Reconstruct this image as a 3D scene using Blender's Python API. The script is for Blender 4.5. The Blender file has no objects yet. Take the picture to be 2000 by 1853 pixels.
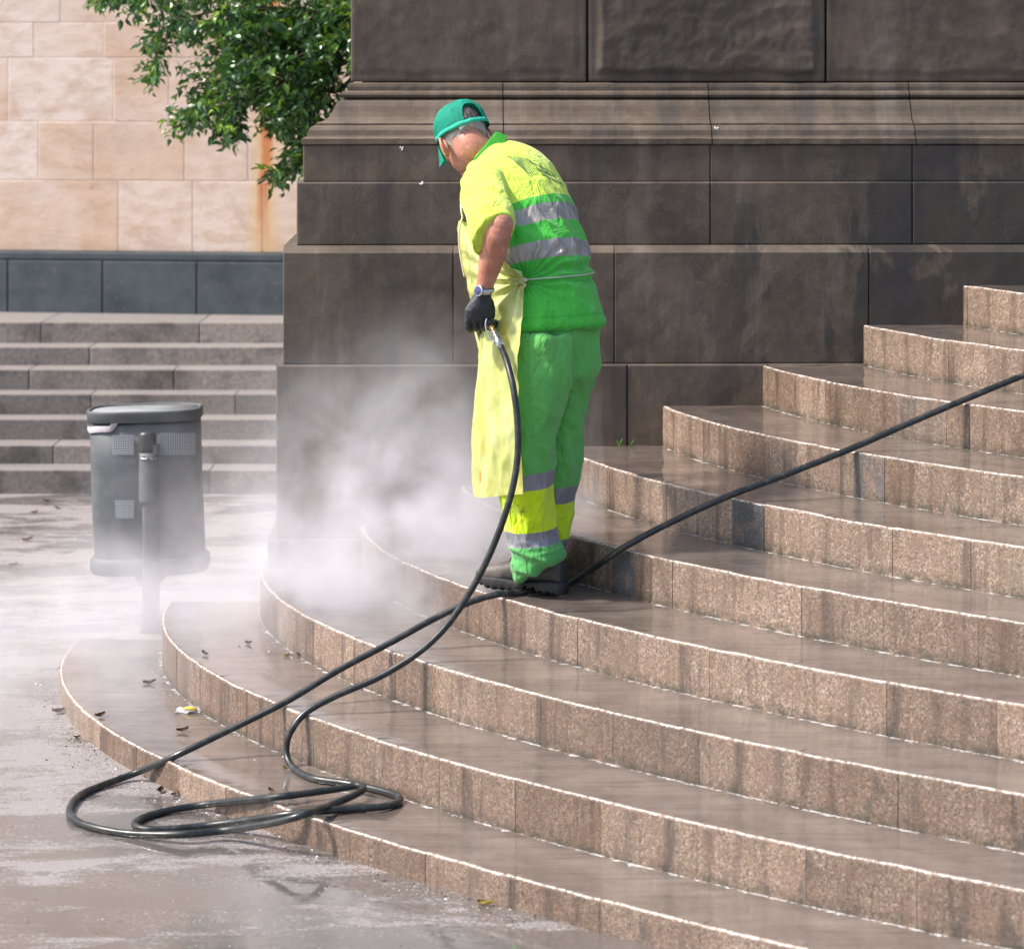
import bpy, bmesh, math, random
import numpy as np
from mathutils import Vector, Matrix, noise
from mathutils.kdtree import KDTree
from mathutils.bvhtree import BVHTree
R = math.radians
SC = bpy.context.scene
COL = SC.collection
rnd = random.Random(7)

# ------------------------------------------------------------ camera
FPX, HC, YH = 5000.0, 2.29, 150.0          # focal length in photo pixels, eye height, horizon row
cam = bpy.data.cameras.new('camera')
cam.sensor_width = 36; cam.lens = 90
cam.shift_y = -(926.5 - YH) / 2000
cam.clip_start = .1; cam.clip_end = 500
cam.dof.use_dof = True; cam.dof.focus_distance = 8.6; cam.dof.aperture_fstop = 4.0
camo = bpy.data.objects.new('camera', cam); COL.objects.link(camo)
camo.location = (0, 0, HC); camo.rotation_euler = (R(90), 0, 0)
SC.camera = camo
# ------------------------------------------------------------ sky and sun
SUN_EL, SUN_BACK = 50, -8                    # degrees up, degrees behind the picture plane (light comes from the left)
sd = Vector((-math.cos(R(SUN_EL)) * math.cos(R(SUN_BACK)), math.cos(R(SUN_EL)) * math.sin(R(SUN_BACK)), math.sin(R(SUN_EL))))
W = bpy.data.worlds.new('World'); SC.world = W; W.use_nodes = True
wn = W.node_tree; bg = wn.nodes['Background']
sky = wn.nodes.new('ShaderNodeTexSky'); sky.sky_type = 'NISHITA'; sky.sun_disc = False
sky.sun_elevation = R(SUN_EL); sky.sun_rotation = math.atan2(sd.x, sd.y)
sky.air_density = 1.0; sky.dust_density = 3.0; sky.ozone_density = 1.0
wn.links.new(sky.outputs[0], bg.inputs[0]); bg.inputs[1].default_value = 0.15
sl = bpy.data.lights.new('sun', 'SUN'); sl.energy = 3.3; sl.angle = R(4); sl.color = (1, .94, .86)
so = bpy.data.objects.new('sun', sl); COL.objects.link(so)
so.rotation_euler = sd.to_track_quat('Z', 'Y').to_euler()
SC.view_settings.view_transform = 'Standard'; SC.view_settings.look = 'None'
SC.view_settings.exposure = 0.88; SC.view_settings.gamma = 1
SC.cycles.volume_step_rate = 1.2; SC.cycles.volume_max_steps = 128
SC.cycles.volume_bounces = 2; SC.cycles.max_bounces = 8; SC.cycles.transparent_max_bounces = 12
SC.cycles.use_denoising = True
SC.cycles.caustics_reflective = False; SC.cycles.caustics_refractive = False

# ------------------------------------------------------------ helpers
def P(px, py, d):
    """the point that stands d metres from the camera plane behind this place in the photograph"""
    return Vector(((px - 1000) * d / FPX, d, HC - (py - YH) * d / FPX))
def G(px, py, z):
    return P(px, py, FPX * (HC - z) / (py - YH))
def tag(o, label=None, cat=None, group=None, kind=None):
    if label: o['label'] = label
    if cat: o['category'] = cat
    if group: o['group'] = group
    if kind: o['kind'] = kind
    return o
def empty(name, loc, label, cat, group=None):
    o = bpy.data.objects.new(name, None); COL.objects.link(o); o.location = loc; o.empty_display_size = .1
    return tag(o, label, cat, group)
def link(name, me, mat=None, parent=None, smooth=True):
    me.name = name
    o = bpy.data.objects.new(name, me); COL.objects.link(o)
    if mat: 
        for m in (mat if isinstance(mat, (list, tuple)) else [mat]): me.materials.append(m)
    if smooth: me.polygons.foreach_set('use_smooth', [True] * len(me.polygons))
    if parent:
        o.parent = parent
        o.matrix_parent_inverse = Matrix.Translation(-Vector(parent.location)) if parent.parent is None else Matrix.Identity(4)
    return o
def from_bm(name, bm, mat=None, parent=None, smooth=True):
    bmesh.ops.recalc_face_normals(bm, faces=bm.faces)
    me = bpy.data.meshes.new(name); bm.to_mesh(me); bm.free()
    return link(name, me, mat, parent, smooth)
def set_attr(me, name, vals, dom='POINT'):
    a = me.attributes.new(name, 'FLOAT', dom); a.data.foreach_set('value', np.asarray(vals, dtype=np.float32))
def lookbox(bm, lo, hi, M=None, bev=0, seg=2):
    """a box between two corners, optionally bevelled"""
    r = bmesh.ops.create_cube(bm, size=1)
    vs = r['verts']
    for v in vs:
        v.co = Vector([lo[i] + (v.co[i] + .5) * (hi[i] - lo[i]) for i in range(3)])
    if bev:
        es = list({e for v in vs for e in v.link_edges})
        rr = bmesh.ops.bevel(bm, geom=es, offset=bev, segments=seg, profile=.6, affect='EDGES')
        vs = list({v for f in rr['faces'] for v in f.verts} | {v for v in vs if v.is_valid})
    if M is not None:
        for v in vs: v.co = M @ v.co
    return vs
def crv(pts, n):
    """Catmull-Rom through rows of numbers"""
    pts = [np.array(p, float) for p in pts]; m = len(pts); out = []
    for i in range(n):
        t = i / (n - 1) * (m - 1); k = min(int(t), m - 2); f = t - k
        a, b, c, d = pts[max(k - 1, 0)], pts[k], pts[k + 1], pts[min(k + 2, m - 1)]
        out.append(.5 * ((2 * b) + (-a + c) * f + (2 * a - 5 * b + 4 * c - d) * f * f + (-a + 3 * b - 3 * c + d) * f ** 3))
    return out
def add_loft(bm, rings, nu=32, caps=True, sup=1.0):
    """rings: (centre, A, B); returns rows of verts"""
    rows = []
    for C_, A, B in rings:
        row = []
        for i in range(nu):
            a = 2 * math.pi * i / nu
            c, s = math.cos(a), math.sin(a)
            if sup != 1: c = math.copysign(abs(c) ** sup, c); s = math.copysign(abs(s) ** sup, s)
            row.append(bm.verts.new(C_ + A * c + B * s))
        rows.append(row)
    for r0, r1 in zip(rows, rows[1:]):
        for i in range(nu): bm.faces.new((r0[i], r0[(i + 1) % nu], r1[(i + 1) % nu], r1[i]))
    if caps:
        for row in (rows[0], rows[-1]):
            c = bm.verts.new(sum((v.co for v in row), Vector()) / nu)
            for i in range(nu): bm.faces.new((row[i], row[(i + 1) % nu], c))
    return rows
def tube_rings(pts, rad, up=Vector((0, 1, 0)), flat=1.0):
    out = []
    n = len(pts); prev = None
    for i, p in enumerate(pts):
        t = (pts[min(i + 1, n - 1)] - pts[max(i - 1, 0)]).normalized()
        a = (prev if prev else up).cross(t)
        if prev: a = prev - t * prev.dot(t)
        if a.length < 1e-6: a = t.orthogonal()
        a.normalize(); b = t.cross(a); prev = a
        r = rad[i] if isinstance(rad, (list, tuple, np.ndarray)) else rad
        out.append((p, a * r, b * r * flat))
    return out
def add_tube(bm, pts, rad, nu=12, n=None, caps=True, flat=1.0):
    """smooth tube; rad number or list per control point"""
    if n:
        rr = rad if isinstance(rad, (list, tuple)) else [rad] * len(pts)
        c = crv([(*p, r) for p, r in zip(pts, rr)], n)
        pts = [Vector(q[:3]) for q in c]; rad = [float(q[3]) for q in c]
    return add_loft(bm, tube_rings(pts, rad, flat=flat), nu, caps)
def add_ball(bm, c, ax, seg=16):
    """ellipsoid with three axis vectors"""
    r = bmesh.ops.create_uvsphere(bm, u_segments=seg, v_segments=seg // 2, radius=1)
    for v in r['verts']:
        q = v.co.copy(); v.co = c + ax[0] * q.x + ax[1] * q.y + ax[2] * q.z
    return r['verts']
def fuse(name, bm, voxel, smooth=3, deci=None):
    """weld overlapping closed shapes into one continuous surface"""
    bmesh.ops.recalc_face_normals(bm, faces=bm.faces)
    me = bpy.data.meshes.new('tmp'); bm.to_mesh(me); bm.free()
    o = bpy.data.objects.new('tmp', me); COL.objects.link(o)
    m = o.modifiers.new('r', 'REMESH'); m.mode = 'VOXEL'; m.voxel_size = voxel; m.adaptivity = 0
    if smooth:
        s = o.modifiers.new('s', 'SMOOTH'); s.factor = .5; s.iterations = smooth
    dg = bpy.context.evaluated_depsgraph_get()
    out = bpy.data.meshes.new_from_object(o.evaluated_get(dg))
    bpy.data.objects.remove(o); bpy.data.meshes.remove(me)
    return out
def nz(p, s=1.0, o=0.0):
    return noise.noise(Vector((p[0] * s + o, p[1] * s + o * 1.7, p[2] * s - o)))
def ridge(p, s, o=0.0):
    return 1 - 2 * abs(nz(p, s, o))

# ------------------------------------------------------------ material helper
class NT:
    def __init__(s, name):
        s.m = bpy.data.materials.new(name); s.m.use_nodes = True; s.t = s.m.node_tree
        s.p = s.t.nodes['Principled BSDF']; s.out = s.t.nodes['Material Output']
    def n(s, typ, ins=None, **kw):
        nd = s.t.nodes.new('ShaderNode' + typ)
        for k, v in kw.items(): setattr(nd, k, v)
        for k, v in (ins or {}).items(): s.put(nd.inputs[k], v)
        return nd
    def put(s, sock, v):
        if isinstance(v, bpy.types.NodeSocket): s.t.links.new(v, sock)
        elif isinstance(v, bpy.types.Node): s.t.links.new(v.outputs[0], sock)
        else:
            if hasattr(sock.default_value, '__len__') and len(sock.default_value) == 4:
                v = (v, v, v, 1) if isinstance(v, (int, float)) else (*v, 1)[:4]
            sock.default_value = v
    def set(s, **kw):
        names = {'col': 'Base Color', 'rough': 'Roughness', 'metal': 'Metallic', 'coat': 'Coat Weight', 'coatr': 'Coat Roughness', 'normal': 'Normal',
                 'spec': 'Specular IOR Level', 'trans': 'Transmission Weight', 'ior': 'IOR', 'sheen': 'Sheen Weight', 'alpha': 'Alpha', 'sss': 'Subsurface Weight',
                 'coatior': 'Coat IOR', 'coatn': 'Coat Normal', 'sssr': 'Subsurface Radius', 'ssss': 'Subsurface Scale', 'aniso': 'Anisotropic'}
        for k, v in kw.items(): s.put(s.p.inputs[names[k]], v)
        return s
    def obj(s): return s.n('TexCoord').outputs['Object']
    def uv(s): return s.n('TexCoord').outputs['UV']
    def attr(s, name): return s.n('Attribute', attribute_name=name).outputs['Fac']
    def map(s, v, sc=(1, 1, 1), loc=(0, 0, 0), rot=(0, 0, 0)): return s.n('Mapping', {'Vector': v, 'Scale': sc, 'Location': loc, 'Rotation': rot}).outputs[0]
    def noise(s, v, sc, det=4, rough=.55, dist=0): return s.n('TexNoise', {'Vector': v, 'Scale': sc, 'Detail': det, 'Roughness': rough, 'Distortion': dist}).outputs[0]
    def vor(s, v, sc, feat='F1', out='Distance'): return s.n('TexVoronoi', {'Vector': v, 'Scale': sc}, feature=feat).outputs[out]
    def mth(s, op, a, b=0.0, c=None, clamp=False):
        ins = {0: a, 1: b}
        if c is not None: ins[2] = c
        return s.n('Math', ins, operation=op, use_clamp=clamp).outputs[0]
    def rng(s, v, a, b, c=0.0, d=1.0, smooth=False):
        return s.n('MapRange', {'Value': v, 'From Min': a, 'From Max': b, 'To Min': c, 'To Max': d}, interpolation_type='SMOOTHSTEP' if smooth else 'LINEAR').outputs[0]
    def mix(s, f, a, b, bt='MIX'):
        nd = s.t.nodes.new('ShaderNodeMix'); nd.data_type = 'RGBA'; nd.blend_type = bt
        s.put(nd.inputs[0], f); s.put(nd.inputs[6], a); s.put(nd.inputs[7], b)
        return nd.outputs[2]
    def ramp(s, f, stops, const=False):
        nd = s.n('ValToRGB', {0: f}); cr = nd.color_ramp
        if const: cr.interpolation = 'CONSTANT'
        while len(cr.elements) < len(stops): cr.elements.new(.5)
        for e, (p, c) in zip(cr.elements, stops): e.position = p; e.color = (*c, 1)
        return nd.outputs[0]
    def bump(s, h, st=.3, dist=.01, nrm=None):
        ins = {'Height': h, 'Strength': st, 'Distance': dist}
        if nrm is not None: ins['Normal'] = nrm
        return s.n('Bump', ins).outputs[0]
    def sep(s, v): return s.n('SeparateXYZ', {0: v})

# ------------------------------------------------------------ stone materials
def m_riser():
    t = NT('wet_granite_steps')
    uv = t.uv(); o = t.obj(); sp = t.sep(uv); u, v = sp.outputs[0], sp.outputs[1]   # v: 0 at the nosing, negative down the riser, positive along the tread
    tone = t.attr('tone'); grey = t.attr('grey'); bk = t.attr('bk')
    speck = t.noise(o, 210, 3, .7)
    crys = t.vor(o, 150, out='Color')
    blot = t.noise(o, 9, 5, .6)
    streak = t.noise(t.map(uv, (16, 1.6, 1)), 1.0, 5, .6, .3)
    c = t.ramp(speck, [(.30, (.055, .040, .031)), (.44, (.18, .130, .098)), (.58, (.30, .222, .170)), (.74, (.52, .43, .35))])
    gc = t.n('RGBToBW', {0: crys}).outputs[0]
    c = t.mix(t.rng(gc, .68, .8, 0, .55), c, (.07, .055, .05))
    c = t.mix(t.rng(gc, .25, .15, 0, .5), c, (.50, .42, .36))
    c = t.mix(t.rng(blot, .40, .68, 0, .55), c, (.175, .112, .082))
    c = t.mix(t.rng(t.noise(o, 5.5, 6, .7), .56, .66, 0, .5), c, (.13, .115, .085))
    c = t.mix(t.mth('MULTIPLY', t.rng(t.noise(t.map(uv, (7, 5, 1), (3, 9, 0)), 1, 3, .5), .64, .70), .6), c, (.07, .066, .058))
    vert = t.rng(v, -.002, -.012)
    c = t.mix(t.mth('MULTIPLY', t.rng(streak,   .50, .66, 0, .85), vert), c, (.075, .055, .045))
    c = t.mix(t.mth('MULTIPLY', t.rng(streak, .36, .26, 0, .5), vert), c, (.42, .34, .29))
    # block to block tone, a few blocks of grey stone
    c = t.mix(1.0, c, t.ramp(tone, [(0, (.66, .60, .56)), (.5, (.95, .93, .92)), (1, (1.22, 1.2, 1.18))]), 'MULTIPLY')
    c = t.mix(t.mth('MULTIPLY', grey, t.rng(t.noise(o, 14, 3), .2, .5)), c, t.mix(1, t.ramp(speck, [(.3, (.02, .02, .022)), (.7, (.14, .14, .15))]), (1, 1, 1), 'MULTIPLY'))
    # algae and dirt at the foot of the riser
    foot = t.mth('MULTIPLY', t.rng(v, -.115, -.150), t.rng(t.noise(t.map(uv, (30, 30, 1)), 1, 4), .35, .6))
    c = t.mix(t.mth('MULTIPLY', foot, .8), c, (.022, .028, .018))
    # worn pale arris, with its wet highlight painted into the colour
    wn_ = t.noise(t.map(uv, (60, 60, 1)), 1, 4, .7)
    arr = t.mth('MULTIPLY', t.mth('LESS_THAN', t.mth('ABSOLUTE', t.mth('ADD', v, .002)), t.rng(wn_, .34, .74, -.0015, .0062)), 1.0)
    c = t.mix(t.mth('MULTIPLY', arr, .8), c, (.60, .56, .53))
    # lime and foam left along the back of each tread
    fo = t.noise(o, 26, 5, .75)
    lime = t.mth('MULTIPLY', t.mth('LESS_THAN', bk, t.rng(fo, .42, .75, .0, .034)), t.mth('GREATER_THAN', v, .0))
    lime2 = t.mth('MULTIPLY', lime, t.rng(t.noise(o, 90, 3, .7), .38, .5))
    trd = t.mth('GREATER_THAN', v, .006)
    tc = t.mix(t.rng(t.noise(o, 5, 5, .6), .35, .7), (.095, .074, .062), (.205, .166, .142))
    tc = t.mix(t.rng(speck, .5, .7, 0, .25), tc, (.24, .19, .16))
    ln = t.noise(t.map(o, (1.0, 17, 1)), 2.6, 6, .72, .3)
    tc = t.mix(t.rng(ln, .50, .66, 0, .62), tc, (.055, .043, .038))
    tc = t.mix(t.rng(ln, .45, .34, 0, .4), tc, (.24, .205, .185))
    c = t.mix(t.mth('MULTIPLY', trd, .95), c, tc)
    c = t.mix(t.mth('MULTIPLY', lime2, .85), c, (.66, .66, .68))
    # wetness: treads hold a film of water, risers are only damp in streaks
    rough_t = t.rng(ln, .35, .62, .14, .012)
    t.set(col=c, rough=t.mix(trd, t.rng(streak, .4, .6, .62, .42), .42), spec=.4)
    film = t.mth('MULTIPLY', trd, t.mth('SUBTRACT', 1.0, lime2))
    t.set(coat=t.mth('ADD', t.mth('MULTIPLY', film, .95), .05), coatr=rough_t, coatior=2.5)
    b1 = t.bump(speck, .35, .003, t.bump(t.noise(o, 60, 4, .6), .35, .006))
    rip = t.noise(t.map(o, (6, 26, 6)), 1.0, 6, .65, .6)
    bt = t.bump(rip, .09, .004, t.bump(t.noise(t.map(o, (40, 90, 40)), 1, 3), .05, .002))
    t.set(normal=b1, coatn=bt)
    return t.m
def m_ground():
    t = NT('wet_paving')
    o = t.obj()
    big = t.noise(t.map(o, (.8, 2.6, 1)), 1.35, 7, .62, .6)
    med = t.noise(t.map(o, (1, 1.8, 1)), 6, 6, .65)
    grain = t.noise(o, 75, 4, .7)
    near = t.mth('MULTIPLY', t.rng(t.sep(o).outputs[1], 7.55, 6.7), .11)
    big = t.mth('ADD', t.mth('SUBTRACT', big, .0), near)
    wet = t.rng(t.mth('ADD', t.mth('ADD', big, t.mth('MULTIPLY', t.mth('SUBTRACT', med, .5), .40)), t.mth('MULTIPLY', t.mth('SUBTRACT', grain, .5), .30)), .46, .58, 0, 1, True)
    fine = t.noise(o, 170, 3, .7)
    c = t.ramp(fine, [(.3, (.10, .092, .088)), (.5, (.235, .216, .210)), (.72, (.45, .42, .41))])
    c = t.mix(t.rng(med, .4, .75, 0, .4), c, (.26, .22, .215))
    c = t.mix(t.mth('MULTIPLY', wet, .85), c, (.070, .058, .050))
    c = t.mix(t.mth('MULTIPLY', t.rng(t.noise(o, 420, 2, .8), .66, .72), .6), c, (.75, .74, .76))  # white specks: glints of the wet ground painted into the colour
    grime = t.mth('MULTIPLY', t.rng(t.noise(o, 34, 5, .75), .55, .66), t.rng(t.noise(o, 3, 2), .45, .6))
    c = t.mix(t.mth('MULTIPLY', grime, .5), c, (.07, .06, .055))
    foam = t.mth('MULTIPLY', t.rng(t.noise(t.map(o, (1, 2, 1)), 60, 5, .85), .57, .63), t.rng(t.noise(t.map(o, (1, 2, 1)), 3.0, 4), .47, .58))
    c = t.mix(t.mth('MULTIPLY', foam, .6), c, (.68, .67, .70))
    t.set(col=c, rough=.55, coat=t.mth('ADD', t.mth('MULTIPLY', wet, .8), .2), coatr=t.rng(wet, 0, 1, .30, .012), coatior=2.4,
          normal=t.bump(fine, .5, .004, t.bump(med, .3, .01)),
          coatn=t.bump(t.mth('ADD', t.mth('MULTIPLY', t.noise(t.map(o, (3, 13, 3)), 1.6, 4, .6), 1.0), t.mth('MULTIPLY', t.mth('SUBTRACT', 1, wet), t.mth('MULTIPLY', fine, 2.4))), .07, .006))
    return t.m
def m_plinth():
    t = NT('dark_sandstone')
    o = t.obj(); sp = t.sep(o); x, z = sp.outputs[0], sp.outputs[2]
    tone = t.attr('tone')
    n1 = t.noise(o, 2.2, 6, .6, .3); n2 = t.noise(o, 14, 6, .65); n3 = t.noise(o, 120, 3, .6)
    c = t.ramp(n1, [(.25, (.052, .041, .032)), (.5, (.088, .069, .053)), (.75, (.142, .108, .083))])
    c = t.mix(t.rng(n2, .45, .75, 0, .5), c, (.16, .128, .104))
    c = t.mix(t.rng(n2, .45, .25, 0, .4), c, (.06, .056, .052))
    c = t.mix(1, c, t.ramp(tone, [(0, (.72, .73, .75)), (.5, (1, .99, .98)), (1, (1.3, 1.22, 1.15))]), 'MULTIPLY')
    c = t.mix(t.rng(t.noise(o, 45, 4, .8), .66, .74, 0, .5), c, (.27, .25, .23))
    wash = t.noise(t.map(o, (5, 1, .9), (4, 0, 2)), 1.3, 5, .65)
    c = t.mix(t.rng(wash, .52, .66, 0, .6), c, (.045, .042, .040))
    c = t.mix(t.rng(wash, .44, .34, 0, .35), c, (.20, .165, .14))
    grit = t.noise(o, 260, 2, .7)
    c = t.mix(t.rng(grit, .6, .75, 0, .35), c, (.26, .23, .20))
    # black run-off stains of the damp right-hand half
    st = t.noise(t.map(o, (1.25, 1, .62)), 2.6, 6, .62, .5)
    place = t.mth('MULTIPLY', t.rng(x, .5, 1.9), t.rng(z, 2.15, 1.7))
    stain = t.rng(t.mth('ADD', t.mth('ADD', st, t.mth('MULTIPLY', t.mth('SUBTRACT', t.noise(t.map(o, (9, 1, 1.6)), 1, 4), .5), .12)), t.mth('MULTIPLY', place, .12)), .55, .62, 0, 1, True)
    stain = t.mth('MULTIPLY', stain, t.rng(place, 0, .35))
    c = t.mix(t.mth('MULTIPLY', stain, .66), c, (.022, .021, .021))
    t.set(col=c, rough=t.rng(stain, 0, 1, .82, .4), spec=.35,
          normal=t.bump(n3, .45, .002, t.bump(n2, .12, .008, t.bump(t.noise(o, 34, 5, .7), .10, .006))))
    return t.m
def m_palestone():
    t = NT('pale_sandstone')
    o = t.obj(); tone = t.attr('tone'); sp = t.sep(t.uv()); u, v = sp.outputs[0], sp.outputs[1]
    n1 = t.noise(o, 1.6, 5, .6, .4); n2 = t.noise(t.map(o, (1, 1, 2.2)), 6, 6, .65)
    c = t.ramp(tone, [(0, (.68, .47, .33)), (.35, (.74, .545, .42)), (.7, (.80, .635, .53)), (1, (.84, .72, .64))])
    c = t.mix(t.rng(n2, .42, .66, 0, .8), c, (.60, .40, .27))
    c = t.mix(t.rng(t.noise(t.map(o, (1, 1, 1.6), (5, 0, 3)), 2.6, 6, .65, .6), .52, .64, 0, .7), c, (.62, .46, .36))
    c = t.mix(t.rng(n1, .45, .7, 0, .6), c, (.84, .71, .62))
    c = t.mix(t.mth('MULTIPLY', t.rng(t.noise(o, 22, 4, .7), .66, .72), .5), c, (.25, .18, .15))
    # rust run-down and its yellow halo, uv in metres on the wall face
    wv = t.mth('ADD', u, t.mth('MULTIPLY', t.mth('SUBTRACT', t.noise(o, 5, 3), .5), .06))
    du = t.mth('ABSOLUTE', t.mth('SUBTRACT', wv, t.mth('MULTIPLY_ADD', v, .04, -1.555)))
    rust = t.mth('MULTIPLY', t.rng(du, .05, .012, 0, 1, True), t.rng(v, 1.2, 1.6))
    c = t.mix(t.mth('MULTIPLY', t.rng(du, .13, .03, 0, 1, True), .55), c, (.78, .50, .20))
    c = t.mix(t.mth('MULTIPLY', rust, .85), c, (.62, .20, .055))
    t.set(col=c, rough=.9, spec=.2, normal=t.bump(n2, .25, .012, t.bump(t.noise(o, 60, 4, .7), .4, .006)))
    return t.m
def m_slate():
    t = NT('slate_course')
    o = t.obj(); n1 = t.noise(o, 5, 6, .6)
    c = t.ramp(n1, [(.3, (.040, .052, .060)), (.7, (.088, .104, .114))])
    c = t.mix(t.rng(t.noise(o, 30, 4), .6, .75, 0, .4), c, (.2, .2, .2))
    t.set(col=c, rough=.7, normal=t.bump(n1, .3, .01))
    return t.m
def m_farstep():
    t = NT('far_step_stone')
    o = t.obj(); tone = t.attr('tone')
    n1 = t.noise(o, 3, 6, .65); n2 = t.noise(o, 40, 4, .7)
    c = t.ramp(n2, [(.3, (.20, .175, .155)), (.7, (.38, .34, .31))])
    c = t.mix(t.rng(n1, .48, .62, 0, .75), c, (.10, .092, .082))
    c = t.mix(1, c, t.ramp(tone, [(0, (.62, .62, .63)), (1, (1.25, 1.2, 1.18))]), 'MULTIPLY')
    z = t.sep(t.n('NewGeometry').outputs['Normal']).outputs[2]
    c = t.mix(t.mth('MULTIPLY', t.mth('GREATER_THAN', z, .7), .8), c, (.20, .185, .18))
    t.set(col=c, rough=.7, normal=t.bump(n2, .4, .008))
    return t.m
def plain(name, col, rough=.6, metal=0, bump=None, var=.12, vs=12, **kw):
    t = NT(name); o = t.obj(); n1 = t.noise(o, vs, 5, .6)
    dark = tuple(c * (1 - 2 * var) for c in col); lite = tuple(min(1, c * (1 + var)) for c in col)
    t.set(col=t.ramp(n1, [(.3, dark), (.7, lite)]), rough=rough, metal=metal, **kw)
    if bump: t.set(normal=t.bump(t.noise(o, bump[0], 4, .6), bump[1], bump[2]))
    return t.m
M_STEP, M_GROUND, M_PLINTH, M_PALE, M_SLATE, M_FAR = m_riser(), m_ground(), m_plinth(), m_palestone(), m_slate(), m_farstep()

# ------------------------------------------------------------ ground
GZ = .065
bm = bmesh.new()
bmesh.ops.create_grid(bm, x_segments=2, y_segments=2, size=60)
for v in bm.verts: v.co.z = GZ; v.co.y += 20
tag(from_bm('ground', bm, M_GROUND, smooth=False), kind='structure')

# ------------------------------------------------------------ curved steps
YB = 9.62                                   # plane in which the steps meet the pedestal
C0 = [-1.658, -1.300, -.945, -.569, -.192, .190, .575, .956, 1.352, 1.738, 2.125, 2.51, 2.9]
def ecurve(k, u):
    kk = min(k, 9)
    x = (-.02992 + .04433 * kk) * u + (.27047 - .00705 * kk) * u * u + (-.02312 + .00203 * kk) * u ** 3 + .00264 * u ** 4
    return Vector((C0[k] + x, YB - u, 0))
def etab(k):
    us = np.linspace(-.14 if k < 2 else -.42, 4.6, 950); pts = [ecurve(k, float(u)) for u in us]
    s = [0]
    for a, b in zip(pts, pts[1:]): s.append(s[-1] + (b - a).length)
    return us, pts, np.array(s)
TAB = [etab(k) for k in range(len(C0))]
def at_s(k, s):
    us, pts, S = TAB[k]; i = min(max(int(np.searchsorted(S, s)), 1), len(S) - 1)
    f = (s - S[i - 1]) / (S[i] - S[i - 1]); p = pts[i - 1].lerp(pts[i], f)
    t = (pts[i] - pts[i - 1]).normalized()
    return p, Vector((t.y, -t.x, 0))         # point on the nosing line, outward normal placeholder
JOINTS = {8: [1790, 1852, 1927], 7: [1553, 1610, 1673, 1750, 1847, 1892, 1955], 6: [1331, 1373, 1430, 1494, 1574, 1667, 1725, 1782, 1915],
          5: [1150, 1190, 1240, 1300, 1360, 1429, 1491, 1606, 1742, 1895], 4: [960, 1010, 1070, 1130, 1194, 1238, 1271, 1312, 1426, 1565, 1724, 1907],
          3: [740, 790, 850, 935, 1026, 1126, 1245, 1384, 1543, 1731, 1942], 2: [545, 610, 690, 770, 850, 933, 1054, 1195, 1362, 1554, 1749],
          1: [345, 390, 425, 480, 555, 610, 730, 858, 1004, 1168, 1358, 1573, 1789], 0: [150, 195, 265, 345, 440, 545, 680, 830, 994, 1170, 1369, 1560]}
GREY = {(4, 1216): 1, (5, 1460): 1, (6, 1696): .75, (7, 1800): .25, (2, 1200): .15}
steps = empty('curved_steps', (.6, 8.2, GZ), 'wet pinkish granite steps curving up to the right against the dark stone pedestal', 'steps')
stepbvh = []
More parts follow.
